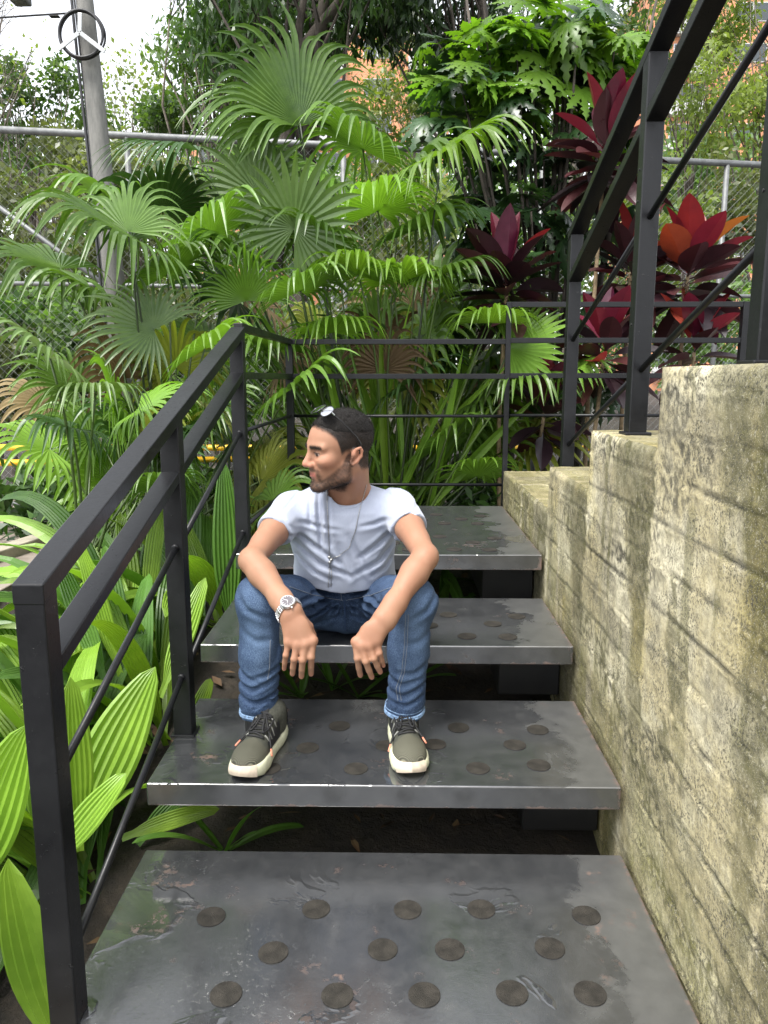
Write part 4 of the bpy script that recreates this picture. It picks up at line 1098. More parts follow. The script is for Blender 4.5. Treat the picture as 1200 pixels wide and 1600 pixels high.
# ---- burgundy cordylines on the right
def cord_leaf(parent, p, az, el, L, W, mat, grav, seed):
    d = V3(math.cos(az) * math.cos(el), math.sin(az) * math.cos(el), math.sin(el))
    n = V3(-math.cos(az) * math.sin(el), -math.sin(az) * math.sin(el), math.cos(el))
    n = Matrix.Rotation(random.Random(seed).uniform(-.5, .5), 3, d) @ n
    mb = MB()
    def wf(t_):
        if t_ < .16: return .006 + .02 * t_
        u = (t_ - .16) / .84
        return max(.0008, W / 2 * math.sin(math.pi * u ** .85) ** .75 + .004 * (1 - u))
    blade_strip(mb, p, d, n, L, wf, 12, grav, fold=.42, g0=.1)
    mb.build('leaf', mat, parent, smooth=False)
M_CANE = simple_mat('ringed_cane', (0.22, 0.16, 0.09), 0.8, var=0.4, scale=30)
cds = [(792, 442, 4.75, 92, 38, 0, 'low burgundy cordyline rosette left of the wall railing'),
       (945, 235, 4.9, 98, 34, 1, 'tall burgundy cordyline top behind the wall railing handrail'),
       (1075, 425, 4.9, 100, 36, 2, 'burgundy cordyline with orange new leaves at right'),
       (945, 545, 4.7, 88, 30, 1, 'burgundy cordyline with crimson heart behind the upper railing'),
       (985, 420, 5.0, 88, 28, 0, 'dark burgundy cordyline between the two railing posts'),
       (1085, 545, 4.75, 90, 20, 2, 'low orange tinged cordyline by the right end of the upper railing'),
       (850, 640, 4.75, 85, 20, 0, 'low dark cordyline behind the concrete wall end')]
for i, (px, py, Y, lpx, nl, kind, lb) in enumerate(cds):
    c_ = at(px, py, Y); root = empty('cordyline', (c_.x, c_.y + .05, .5)); tag(root, lb, 'plant', 'burgundy cordylines behind the railing')
    L0 = lpx * Y / F_PX
    q = V3(c_.x + rg.uniform(-.05, .05), c_.y + .08, .45)
    MB().tube([q, q.lerp(c_, .5) + V3(rg.uniform(-.03, .03), 0, 0), c_ + V3(0, 0, -.02)], [.017, .014, .011], 8).build('cane', M_CANE, root, smooth=True)
    for k in range(nl):
        t_ = k / (nl - 1)
        az = k * 2.399 + i; el = -0.80 + 1.95 * t_ ** 1.15 + rg.uniform(-.3, .3)
        p = c_ + V3(0, 0, -.16 + .20 * t_)
        m_ = M_CORD
        if kind == 1 and (t_ > .80 or rg.random() < .10): m_ = M_CORDP
        if kind == 2 and (t_ > .74 or rg.random() < .10): m_ = M_CORDO if k % 2 else M_CORDP
        if kind == 0 and t_ > .9: m_ = M_CORDP
        cord_leaf(root, p, az, min(el, 1.42), L0 * rg.uniform(.8, 1.2), L0 * rg.uniform(.30, .42), m_, rg.uniform(.5, 2.6) / L0 * .35, 1500 + i * 40 + k)

# ---- shrub with large lobed leaves
def lobed_mesh(name, seed, droop):
    """hand-shaped leaf with nine toothed lobes"""
    rg_ = random.Random(seed); mb = MB(); nl = 9
    for k in range(nl):
        th = -R(140) + R(280) * k / (nl - 1)
        L = .20 * (0.62 + .38 * math.cos(th * .62)) * rg_.uniform(.93, 1.05)
        d = V3(math.cos(th), math.sin(th), .10)
        base_w = .029
        teeth = [0, .12, .3, .42, .48, .58, .64, .74, .80, .9, 1.0]
        wid = [.010, base_w * .58, base_w * .62, base_w * .60, base_w * 1.15, base_w * .55, base_w * 1.05, base_w * .40, base_w * .72, base_w * .2, .001]
        s_ = V3(-math.sin(th), math.cos(th), 0); vs = []
        for t_, w in zip(teeth, wid):
            z = .10 * L * t_ - droop * L * t_ * t_
            c_ = V3(d.x * L * t_, d.y * L * t_, z)
            vs += [c_ + s_ * w + V3(0, 0, -w * .28), c_, c_ - s_ * w + V3(0, 0, -w * .28)]
        m = len(teeth)
        mb.add(vs, [(3*i, 3*i+1, 3*i+4, 3*i+3) for i in range(m-1)] + [(3*i+1, 3*i+2, 3*i+5, 3*i+4) for i in range(m-1)])
    o = mb.build(name, None, None, smooth=True); me = o.data; bpy.data.objects.remove(o); return me
lm = [lobed_mesh('lobed_leaf', s_, dr_) for s_, dr_ in ((1, .25), (2, .5), (3, .8), (4, .1))]
lms = {}
for mkey, mat in (('d', M_ARA), ('b', M_ARAB)):
    lms[mkey] = []
    for me in lm:
        m2 = me.copy(); m2.materials.append(mat); lms[mkey].append(m2)
ab = at(850, 700, 5.5); ab.z = .5
ara = empty('lobed_leaf_shrub', ab); tag(ara, 'tall shrub with big dark lobed leaves, painted as backlit at its top', 'shrub')
heads = []
stem = MB()
for i in range(26):
    px = rg.uniform(690, 985); 
    ylo = 640 if px > 760 else 380
    py = rg.uniform(20, ylo) if i > 8 else rg.uniform(10, 190)
    heads.append((px, py))
heads += [(760, 60), (830, 40), (900, 50), (960, 80), (720, 130), (800, 150), (880, 140), (700, 210), (940, 190), (770, 320), (830, 330), (800, 420), (760, 390), (850, 250), (790, 250), (890, 380)]
for tx, ty in ((0, 0), (.22, .1), (-.2, .12)):
    stem.tube([ab + V3(tx, ty, -.1), ab + V3(tx * 1.3 + .02, ty, 1.3), ab + V3(tx * 2.2, ty, 2.6), ab + V3(tx * 3, ty, 3.6)], [.030, .026, .018, .008], 8)
stem.build('stem', M_BARKD, ara, smooth=True)
for i, (px, py) in enumerate(heads):
    Y = rg.uniform(5.15, 5.75); h_ = at(px, py, Y)
    for k in range(rg.randint(6, 8)):
        az = k * 2.399 + i; el = rg.uniform(-.3, .75)
        pl = rg.uniform(.12, .26)
        q = h_ + V3(math.cos(az) * math.cos(el), math.sin(az) * math.cos(el), math.sin(el)) * pl
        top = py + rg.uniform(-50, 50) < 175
        bright = top and rg.random() < .75  # most leaves near the top take the painted backlit green
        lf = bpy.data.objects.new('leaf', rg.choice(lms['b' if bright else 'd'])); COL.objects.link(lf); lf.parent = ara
        lf.matrix_parent_inverse = Matrix.Translation(ara.location).inverted()
        lf.location = q
        lf.rotation_euler = (rg.uniform(-.45, .45), rg.uniform(.1, .95) - el * .4, az)
        sc_ = rg.uniform(.75, 1.25); lf.scale = (sc_, sc_, sc_)
        MB().tube([h_, q], [.005, .0035], 5, cap=False).build('leaf_stalk', M_PETD, lf) if False else None
    m_ = MB().tube([ab + V3((h_.x - ab.x) * .25, 0, max(.3, (h_.z - ab.z) * .45)), ab.lerp(h_, .75) + V3(0, 0, .12), h_], [.014, .010, .006], 6)
    m_.build('branch', M_BARKD, ara, smooth=True)

# ---- low ground plants filling the bed behind the landing and at the fence foot
M_FILL = leaf_mat('undergrowth', (0.014, 0.040, 0.010), (0.075, 0.145, 0.03), rough=.4, transl=.3, rand=.2)
g = np.random.default_rng(12)
cs = []; rs = []
for i in range(130):
    x = g.uniform(-2.6, 2.4); y = g.uniform(4.7, 6.0)
    cs.append((x, y, .6 + g.random() * .28)); rs.append(g.uniform(.12, .26))
V_, Q_, tone = leaf_cloud(cs, rs, 9000, .11, .22, g)
fl = mesh_np('undergrowth', V_, Q_, M_FILL, None, smooth=False); float_attr(fl, 'tone', tone)
tag(fl, 'low leafy undergrowth behind the landing at the fence foot', 'undergrowth', kind='stuff')
# ================================================================== DISTANCE-FIELD MODELLING (for bodies and cloth)
def fold_lines(X_, Z_, lines, Yref):
    """creases laid along drawn lines: (points, depth, width); positive depth sinks in"""
    r = np.zeros(len(X_))
    for pts, amp, w in lines:
        q = [at(px, py, Yref) for px, py in pts]; best = np.full(len(X_), 9.0); tt = np.zeros(len(X_)); n_ = len(q) - 1
        for i in range(n_):
            ax0, az0, bx, bz = q[i].x, q[i].z, q[i+1].x - q[i].x, q[i+1].z - q[i].z
            t_ = np.clip(((X_ - ax0) * bx + (Z_ - az0) * bz) / (bx*bx + bz*bz), 0, 1)
            d = np.hypot(X_ - ax0 - t_ * bx, Z_ - az0 - t_ * bz); m = d < best
            best = np.where(m, d, best); tt = np.where(m, (i + t_) / n_, tt)
        env = np.sin(np.pi * np.clip(tt * .84 + .08, 0, 1)) ** .7
        r += amp * env * (np.exp(-(best / w) ** 2) - .45 * np.exp(-((best - 1.7 * w) / (1.1 * w)) ** 2))
    return r
class Field:
    """signed distances on a grid; shapes are blended in, then skinned with one continuous surface"""
    def __init__(s, lo, hi, h):
        s.lo = np.array(lo, float); s.h = h
        s.n = np.ceil((np.array(hi, float) - s.lo) / h).astype(int) + 1
        s.d = np.full(s.n, 0.5, np.float32)
        s.ax = [s.lo[i] + h * np.arange(s.n[i]) for i in range(3)]
    def region(s, lo, hi):
        a = np.clip(np.floor((np.array(lo) - s.lo) / s.h).astype(int), 0, s.n); b = np.clip(np.ceil((np.array(hi) - s.lo) / s.h).astype(int) + 1, 0, s.n)
        sl = tuple(slice(a[i], b[i]) for i in range(3))
        g = np.meshgrid(*[s.ax[i][sl[i]] for i in range(3)], indexing='ij', sparse=True)
        return sl, g
    def put(s, dist, lo, hi, k=0.01, mode='add'):
        sl, g = s.region(lo, hi)
        if s.d[sl].size == 0: return s
        b = dist(*g); a = s.d[sl]
        if mode == 'sub': b = -b; hh = np.maximum(k - np.abs(a - b), 0) / k; s.d[sl] = np.maximum(a, b) + hh * hh * k * .25
        elif mode == 'and': s.d[sl] = np.maximum(a, b)
        else: hh = np.maximum(k - np.abs(a - b), 0) / k; s.d[sl] = np.minimum(a, b) - hh * hh * k * .25
        return s
    def cone(s, p, q, r0, r1, k=0.01, mode='add', M=None):
        """round cone from p to q"""
        p = np.array(p, float); q = np.array(q, float)
        if M is not None: p = M(p); q = M(q)
        pad = max(r0, r1) + 2 * k + 2 * s.h
        v = q - p; L2 = max(1e-9, v @ v)
        def f(x, y, z):
            t_ = np.clip(((x - p[0]) * v[0] + (y - p[1]) * v[1] + (z - p[2]) * v[2]) / L2, 0, 1)
            dx = x - p[0] - t_ * v[0]; dy = y - p[1] - t_ * v[1]; dz = z - p[2] - t_ * v[2]
            return np.sqrt(dx*dx + dy*dy + dz*dz) - (r0 + (r1 - r0) * t_)
        return s.put(f, np.minimum(p, q) - pad, np.maximum(p, q) + pad, k, mode)
    def chain(s, pts, rs, k=0.01):
        for i in range(len(pts) - 1): s.cone(pts[i], pts[i + 1], rs[i], rs[i + 1], k)
        return s
    def ell(s, c, r, k=0.01, mode='add', Rm=None, M=None):
        """ellipsoid; Rm columns = its axes"""
        c = np.array(c, float); r = np.array(r, float)
        if M is not None: c = M(c)
        A = np.eye(3) if Rm is None else np.array(Rm)
        pad = r.max() + 2 * k + 2 * s.h
        def f(x, y, z):
            dx, dy, dz = x - c[0], y - c[1], z - c[2]
            u = [(dx * A[0, i] + dy * A[1, i] + dz * A[2, i]) for i in range(3)]
            k0 = np.sqrt(sum((u[i] / r[i]) ** 2 for i in range(3))); k1 = np.sqrt(sum((u[i] / r[i] ** 2) ** 2 for i in range(3)))
            return k0 * (k0 - 1) / np.maximum(k1, 1e-6)
        return s.put(f, c - pad, c + pad, k, mode)
    def near(s, w=.025):
        i = np.nonzero(np.abs(s.d) < w); return i, s.ax[0][i[0]], s.ax[1][i[1]], s.ax[2][i[2]]
    def mesh(s):
        """naive surface nets"""
        D = s.d; ins = D < 0
        c8 = [ins[i:D.shape[0]-1+i, j:D.shape[1]-1+j, k:D.shape[2]-1+k] for i in (0, 1) for j in (0, 1) for k in (0, 1)]
        cnt = sum(c.astype(np.int8) for c in c8)
        act = (cnt > 0) & (cnt < 8)
        idx = np.argwhere(act); n = len(idx)
        im = np.full(act.shape, -1, np.int32); im[act] = np.arange(n)
        val = np.stack([D[idx[:, 0]+i, idx[:, 1]+j, idx[:, 2]+k] for i in (0, 1) for j in (0, 1) for k in (0, 1)], 1)
        off = np.array([(i, j, k) for i in (0, 1) for j in (0, 1) for k in (0, 1)], float)
        acc = np.zeros((n, 3)); m = np.zeros(n)
        for a in range(8):
            for b in range(a + 1, 8):
                if np.abs(off[a] - off[b]).sum() != 1: continue
                va, vb = val[:, a], val[:, b]; cr = (va < 0) != (vb < 0)
                t_ = np.where(cr, va / np.where(cr, va - vb, 1), 0)
                acc += np.where(cr[:, None], off[a] + t_[:, None] * (off[b] - off[a]), 0); m += cr
        V = s.lo + (idx + acc / m[:, None]) * s.h
        Q = []
        for axis in range(3):
            sl0 = [slice(1, -1)] * 3; sl0[axis] = slice(0, -1); sl1 = [slice(1, -1)] * 3; sl1[axis] = slice(1, None)
            a = ins[tuple(sl0)]; b = ins[tuple(sl1)]
            e = np.argwhere(a != b)
            if len(e) == 0: continue
            fl = a[e[:, 0], e[:, 1], e[:, 2]]
            base = e + 1; base[:, axis] -= 1
            u, w = (axis + 1) % 3, (axis + 2) % 3
            def cell(du, dw):
                c = base.copy(); c[:, u] -= du; c[:, w] -= dw; return im[c[:, 0], c[:, 1], c[:, 2]]
            q = np.stack([cell(1, 1), cell(0, 1), cell(0, 0), cell(1, 0)], 1)
            q = np.where(fl[:, None], q, q[:, ::-1]); Q.append(q)
        Q = np.concatenate(Q); Q = Q[(Q >= 0).all(1)]
        return V, Q
def smooth_mesh(V, Q, it=2, lam=0.5):
    n = len(V); e = np.concatenate([Q[:, [0, 1]], Q[:, [1, 2]], Q[:, [2, 3]], Q[:, [3, 0]]])
    for _ in range(it):
        acc = np.zeros_like(V); c = np.zeros(n)
        for a, b in ((0, 1), (1, 0)):
            for k in range(3): acc[:, k] += np.bincount(e[:, a], V[e[:, b], k], n)
            c += np.bincount(e[:, a], minlength=n)
        V = V + lam * (acc / np.maximum(c, 1)[:, None] - V)
    return V
def A3(v): return np.array(v[:], float)

# ================================================================== THE SEATED PERSON
person = empty('person', (-0.17, 2.45, 0.747))
tag(person, 'seated person in pale blue t-shirt and jeans looking left, forearms on knees', 'person')
# joints (metres, from the picture)
J = {}
J['hipL'] = A3((-0.265, 2.50, 0.850)); J['hipR'] = A3((-0.085, 2.50, 0.850))      # L/R as seen in the picture
J['kneeL'] = A3((-0.378, 2.035, 1.000)); J['kneeR'] = A3((0.040, 2.035, 1.000))
J['ankL'] = A3(at(404, 1120, 2.03)); J['ankR'] = A3(at(632, 1120, 2.03))
J['shL'] = A3(at(453, 800, 2.31)); J['shR'] = A3(at(622, 795, 2.31))
J['elL'] = A3(at(393, 874, 2.035)); J['elR'] = A3(at(665, 868, 2.035))
J['wrL'] = A3(at(455, 958, 1.885)); J['wrR'] = A3(at(601, 968, 1.885))
NECK0 = A3(at(545, 782, 2.33)); HEADC = A3(at(529, 700, 2.235))
# head frame: looking to the picture's left and a little towards the camera
yaw = R(61)
fx = np.array([-math.sin(yaw), -math.cos(yaw), -0.06]); fx /= np.linalg.norm(fx)
up = np.array([0.03, -0.05, 1.0]); fy = np.cross(up, fx); fy /= np.linalg.norm(fy); fz = np.cross(fx, fy)
HR = np.stack([fx, fy, fz], 1)                     # head axes: forward, his left, up
HS = 0.975
def HM(p): return HEADC + HR @ (np.array(p, float) * HS)

body = Field((-0.50, 1.78, 0.82), (0.16, 2.46, 1.535), 0.0028)
F = body
def HE(c, r, k=.012, mode='add'): return F.ell(c, np.array(r) * HS, k, mode, Rm=HR, M=HM)
def HC(p, q, r0, r1, k=.01, mode='add'): return F.cone(p, q, r0 * HS, r1 * HS, k, mode, M=HM)
# --- head
HE((-.016, 0, .034), (.096, .0735, .080))
HE((.020, 0, .018), (.072, .064, .070), .02)
HE((.028, 0, -.040), (.062, .056, .074), .02)
for s_ in (-1, 1):
    HC((-.004, .050 * s_, -.050), (.002, .047 * s_, -.078), .019, .017, .02)
    HC((.002, .047 * s_, -.078), (.070, .017 * s_, -.108), .017, .014, .02)
    HE((.062, .045 * s_, -.026), (.026, .020, .019), .02)              # cheekbone
    HC((.084, .012 * s_, .014), (.071, .047 * s_, .013), .0105, .0085, .014)   # brow ridge
HE((.077, 0, -.108), (.018, .020, .016), .016)                          # chin
HE((.074, 0, -.068), (.019, .027, .024), .016)                          # muzzle
for s_ in (-1, 1): HE((.097, .031 * s_, -.007), (.014, .019, .0105), .012, 'sub')   # sockets
for s_ in (-1, 1):
    HE((.0745, .031 * s_, -.006), (.0125, .0135, .0110), .003)           # eyes
    HC((.0845, .019 * s_, -.0012), (.0775, .044 * s_, -.0016), .0038, .0034, .004)   # upper lid
    HC((.083, .020 * s_, -.0125), (.077, .043 * s_, -.012), .0024, .0022, .004)
HC((.084, 0, .008), (.104, 0, -.030), .0085, .0105, .012)               # nose
HE((.1065, 0, -.037), (.0120, .0115, .0098), .008)
for s_ in (-1, 1): HE((.096, .0130 * s_, -.040), (.0110, .0072, .0078), .007)
for s_ in (-1, 1): HE((.101, .0066 * s_, -.0478), (.005, .0032, .003), .002, 'sub')
HC((.0895, .004, -.0632), (.0795, .022, -.0672), .0044, .0028, .006); HC((.0895, -.004, -.0632), (.0795, -.022, -.0672), .0044, .0028, .006)
HC((.0880, .003, -.0745), (.079, .020, -.0712), .0054, .0028, .006); HC((.0880, -.003, -.0745), (.079, -.020, -.0712), .0054, .0028, .006)
HC((.098, .0, -.0690), (.080, .021, -.0690), .0014, .0012, .002, 'sub'); HC((.098, .0, -.0690), (.080, -.021, -.0690), .0014, .0012, .002, 'sub')
HE((.093, 0, -.0875), (.008, .018, .006), .008, 'sub')
for s_ in (-1, 1):     # ears
    ring = [(-.004, .073, -.030), (-.012, .080, -.012), (-.020, .084, .006), (-.030, .085, .010), (-.036, .085, .000), (-.034, .083, -.016), (-.022, .078, -.032), (-.010, .074, -.040), (-.003, .072, -.036)]
    rr2 = [.0035, .0038, .004, .0042, .0042, .0042, .005, .0055, .004]
    for a in range(len(ring) - 1):
        p = np.array(ring[a]) * (1, s_, 1); q = np.array(ring[a + 1]) * (1, s_, 1); HC(p, q, rr2[a], rr2[a + 1], .004)
    HE((-.019, .0735 * s_, -.012), (.014, .005, .022), .006)
    HC((-.016, .079 * s_, -.018), (-.026, .081 * s_, -.002), .0028, .003, .003)
# --- neck and shoulders under the shirt
nk = HM((-.030, 0, -.062))
F.cone(nk, NECK0 + np.array((0, .01, 0)), .052, .057, .02)
F.cone(HM((-.050, 0, -.035)), NECK0 + np.array((.012, .030, -.01)), .040, .050, .02)
F.cone(HM((-.028, .046, -.060)), NECK0 + np.array((-.012, -.030, -.045)), .013, .012, .02)   # neck muscle on the near side
F.cone(NECK0, J['shL'] + np.array((.03, .0, .012)), .045, .034, .03); F.cone(NECK0, J['shR'] + np.array((-.03, 0, .012)), .045, .034, .03)
F.ell(NECK0 + np.array((0, .03, -.12)), (.115, .065, .10), .03)
# --- arms
for S_ in 'LR':
    sh, el, wr = J['sh' + S_], J['el' + S_], J['wr' + S_]
    out = np.array((-1 if S_ == 'L' else 1, 0, 0))
    F.ell(sh, (.044, .044, .046), .02)
    m1 = sh + (el - sh) * .45
    F.cone(sh, m1, .041, .0390, .02); F.cone(m1, el, .0390, .0310, .02)
    F.cone(sh + (el - sh) * .35 + np.array((0, -.012, .010)), sh + (el - sh) * .7 + np.array((0, -.010, .008)), .032, .028, .02)
    F.ell(el + (el - sh) / np.linalg.norm(el - sh) * .012, (.022, .022, .022), .02)
    d_ = (wr - el); L_ = np.linalg.norm(d_)
    m2 = el + d_ * .28
    F.cone(el, m2, .0285, .0340, .02); F.cone(m2, el + d_ * .7, .0340, .0255, .02); F.cone(el + d_ * .7, wr, .0255, .0215, .02)
    F.cone(el + d_ * .12 + out * .008 + np.array((0, 0, .010)), el + d_ * .5 + np.array((0, 0, .006)), .030, .025, .02)
    # wrist is wider than thick
    side = np.cross(d_ / L_, np.array((0, -1, 0))); side /= np.linalg.norm(side)
    for q in (-1, 1): F.cone(el + d_ * .78 + side * .007 * q, wr + side * .011 * q, .023, .0205, .015)
# --- hands
def hand(wr, mcp_px, tips_px, Yk, Yt, thumb_side, Ypip, curl=None):
    """mcp_px: four knuckles from index to little finger; tips_px the finger ends"""
    mc = [A3(at(x, y, Yk + dy)) for (x, y, dy) in mcp_px]
    tp = [A3(at(x, y, Yt + dy)) for (x, y, dy) in tips_px]
    rad = [(.0096, .0087, .0073), (.0098, .0088, .0074), (.0094, .0084, .0071), (.0082, .0073, .0062)]
    for i in range(4):
        F.cone(wr + (mc[i] - wr) * .02 + (mc[i] - mc[1]) * .35, mc[i], .0155, .0118, .012)
        F.ell(mc[i] + np.array((0, -.002, .001)), (.0112, .0105, .0112), .008)
        v = tp[i] - mc[i]; L = np.linalg.norm(v)
        bow = np.array((0, -1.0, 0.12)) * (.20 * L)
        pip = mc[i] + v * .44 + bow * .95; dip = mc[i] + v * .74 + bow * .62
        r0, r1, r2 = rad[i]
        F.cone(mc[i], pip, r0 * 1.06, r1, .007); F.cone(pip, dip, r1, (r1 + r2) / 2, .003); F.cone(dip, tp[i], (r1 + r2) / 2, r2, .003)
        F.ell(pip, (r1 * 1.01,) * 3, .004)
    pc = (wr + mc[1] + mc[2]) / 3
    F.ell(wr + (mc[1] - wr) * .55, (.030, .0155, .036), .012)
    F.ell(wr, (.024, .018, .024), .012)
    # thumb: leaves the side of the palm near the wrist, hangs forward under the palm
    b0 = wr + (mc[0] - wr) * .22 + np.array((thumb_side * .006, .012, 0)); b1 = wr + (mc[0] - wr) * .62 + np.array((thumb_side * .006, .034, -.002))
    b2 = wr + (mc[0] - wr) * .95 + np.array((-thumb_side * .004, .046, -.006)); b3 = b2 + np.array((-thumb_side * .002, .010, -.026))
    F.cone(b0, b1, .0165, .0125, .012); F.cone(b1, b2, .0118, .0105, .004); F.cone(b2, b3, .0105, .0080, .004)
    return mc, tp
handL = hand(J['wrL'], [(489, 1001, .002), (477, 1006, -.004), (464, 1007, -.002), (451, 1003, .004)],
             [(486, 1053, .012), (471, 1057, .004), (457, 1053, .004), (444, 1045, .010)], 1.862, 1.872, 1, None)
handR = hand(J['wrR'], [(556, 1003, .002), (565, 1009, -.004), (577, 1008, -.002), (589, 1001, .004)],
             [(563, 1055, .012), (581, 1058, .004), (594, 1050, .004), (599, 1040, .010)], 1.862, 1.872, -1, None)
V, Q = F.mesh(); V = smooth_mesh(V, Q, 2, .4)
# --- pigments: skin, stubble, brows, lips, shaved sides
P_ = (V - HEADC) @ HR / HS          # head coordinates
hx, hy, hz_ = P_[:, 0], P_[:, 1], P_[:, 2]
inhead = (np.linalg.norm(P_ - np.array([0, 0, -.02]), axis=1) < .165) & (hz_ > -.135)
nz1 = fbm(V[:, 0] * 40, V[:, 1] * 40, V[:, 2] * 40, 4, 7); nz2 = vnoise(V[:, 0] * 260, V[:, 1] * 260, V[:, 2] * 260, 8); nz3 = fbm(V[:, 0] * 14, V[:, 1] * 14, V[:, 2] * 14, 3, 9)
skin = np.array([0.300, 0.163, 0.102]); ruddy = np.array([0.28, 0.130, 0.080]); pale = np.array([0.36, 0.21, 0.137])
C = np.tile(skin, (len(V), 1)); f = sstep(-.35, .45, nz3)[:, None]; C = C * (1 - f * .5) + ruddy * f * .5
f = sstep(.1, .7, nz1)[:, None] * .3; C = C * (1 - f) + pale * f
def lay(mask, col):
    global C
    m = np.clip(mask, 0, 1)[:, None]; C = C * (1 - m) + np.array(col)[None] * m
# redder ears, nose tip, cheeks, knuckles and fingertips
lay(inhead * (np.abs(hy) > .072) * .3, (.44, .17, .11)); lay(inhead * np.exp(-(((hx - .112) / .016) ** 2 + ((hz_ + .036) / .014) ** 2)) * .4, (.52, .20, .14))
lay(inhead * np.exp(-(((hx - .07) / .03) ** 2 + ((hz_ + .035) / .02) ** 2)) * .25, (.54, .22, .15))
for mc, tp in (handL, handR):
    for p in mc: lay(np.exp(-(np.linalg.norm(V - p, axis=1) / .010) ** 2) * .35, (.47, .19, .125))
    for p in tp: lay(np.exp(-(np.linalg.norm(V - p, axis=1) / .013) ** 2) * .45, (.52, .20, .15))
hairc = np.array([.016, .012, .010])
# hairline: z of the hair edge as a function of forward position
line = np.interp(hx, [-.12, -.045, -.012, .008, .020, .035, .050, .075, .095], [-.075, -.060, .000, .000, -.010, .035, .052, .070, .077])
hm = inhead * sstep(-.008, .010, hz_ - line + .003 * nz1)
fade = .84 + .16 * sstep(-.06, .010, hz_ - .15 * (hx + .03)) 
hm = hm * fade * (1 - .0 * nz2) * ((np.abs(hy) < .0765) | (hz_ > .012))
lay(hm * (.985 + .03 * nz2), hairc * 1.0)
# beard: jaw, chin, upper lip
jaw = np.interp(hx, [-.02, .0, .02, .045, .065, .09], [.000, -.008, -.042, -.062, -.078, -.088])
bm = inhead * sstep(.006, -.008, hz_ - jaw) * sstep(-.006, .012, hx + .012) * sstep(-.145, -.118, hz_ + .18 * (hx - .075) * 0) * (hx > -.02)
bm = bm * sstep(-.022, .002, (hx + .012) - .0) 
must = inhead * np.exp(-((hz_ + .0555) / .006) ** 2) * (hx > .072) * (np.abs(hy) < .030)
must = np.maximum(must, inhead * np.exp(-(((np.abs(hy) - .027) / .006) ** 2)) * ((hz_ < -.055) & (hz_ > -.09)) * (hx > .06) * .9)
strength = .82 + .14 * sstep(-.070, -.100, hz_) + .08 * sstep(.03, .0, hx)
lay(np.maximum(bm * strength, must * .85) * (.84 + .22 * nz2), (.022, .015, .012))
# lips
lay(inhead * (hx > .080) * (np.abs(hy) < .022) * np.exp(-((hz_ + .0690) / .0088) ** 2) * (must < .6), (.30, .105, .085))
# brows, lashes, eyes
BROWM = np.zeros(len(V))
for s_ in (-1, 1):
    bz = .0145 - .10 * np.maximum(0, np.abs(hy) - .034)
    lay(inhead * (hx > .045) * np.exp(-((hz_ - bz) / .0052) ** 2) * sstep(.008, .014, hy * s_) * sstep(.056, .048, hy * s_) * .9, (.020, .013, .010))
    BROWM = np.maximum(BROWM, inhead * (hx > .045) * np.exp(-((hz_ - bz) / .0046) ** 2) * sstep(.008, .014, hy * s_) * sstep(.056, .048, hy * s_))
    rr2 = np.sqrt(((hy * s_ - .031) / .0135) ** 2 + ((hz_ + .0068) / .0044) ** 2)
    eye = inhead * (hx > .06) * sstep(1.05, .85, rr2); lay(eye, (.24, .20, .18))
    ir = np.sqrt((hy * s_ - .033) ** 2 + (hz_ + .0062) ** 2); lay(eye * sstep(.0066, .0056, ir), (.018, .010, .007))
    lay(inhead * (hx > .06) * np.exp(-((hz_ + .0012 + .12 * (np.abs(hy) - .031) ** 2 * 40) / .0022) ** 2) * (np.abs(hy * s_ - .031) < .0145) * .85, (.020, .012, .010))
t = NT('skin'); c = t.coord()
col = t.attr('pigment')
por = t.noise(c, 900, 3, .6)
p_ = t.n('BsdfPrincipled')
t.set(p_.inputs['Base Color'], col); t.set(p_.inputs['Roughness'], t.ramp(t.noise(c, 30, 4), [(.3, .50), (.7, .64)]))
t.set(p_.inputs['Normal'], t.bump(t.math('ADD', por, t.math('MULTIPLY', t.noise(c, 260, 3), .8)), .22, .0012))
p_.inputs['Subsurface Weight'].default_value = 0.06; p_.inputs['Subsurface Radius'].default_value = (.010, .004, .002); p_.inputs['Subsurface Scale'].default_value = .6
p_.inputs['Specular IOR Level'].default_value = .32
M_SKIN = t.done(p_.outputs[0])
bodyo = mesh_np('body', V, Q, M_SKIN, person, smooth=True); color_attr(bodyo, 'pigment', C)
HAIRV = V.copy(); HAIRM = hm * (np.abs(hy) < .0755); BEARDM = np.maximum(bm * strength, must * .85); HZ = hz_.copy()

# --- hair: a close crop, thicker on top
F = Field(HEADC - .14, HEADC + .15, 0.0022)
HE((-.016, 0, .0355), (.0980, .0752, .0812)); HE((.020, 0, .020), (.0738, .0657, .0708), .02)
ii, X_, Y_, Z_ = F.near(.03)
Pl = (np.stack([X_, Y_, Z_], -1) - HEADC) @ HR / HS
lx, ly, lz = Pl[..., 0], Pl[..., 1], Pl[..., 2]
ln = np.interp(lx, [-.12, -.075, -.02, .03, .050, .075, .095], [.030, .036, .044, .046, .055, .071, .078])
edge = ln - lz
ng = vnoise(X_ * 240, Y_ * 240, Z_ * 240, 3) * .0009 + vnoise(X_ * 110, Y_ * 110, Z_ * 110, 4) * .0006
edge = edge + .0028 * vnoise(X_ * 300, Y_ * 300, Z_ * 300, 5)
F.d[ii] = np.maximum(F.d[ii] + ng + .0052 * sstep(.022, .0, -edge), edge * .9)
V, Q = F.mesh()
t = NT('cropped_hair'); c = t.coord()
col = t.ramp(t.noise(c, 420, 4, .7), [(.3, (.005, .0043, .004)), (.7, (.022, .0185, .016))])
M_HAIR = t.done(t.bsdf(col, .62, t.bump(t.noise(c, 520, 3, .7), 1.0, .004), spec=.3))
hairo = mesh_np('hair', V, Q, M_HAIR, person, smooth=True)
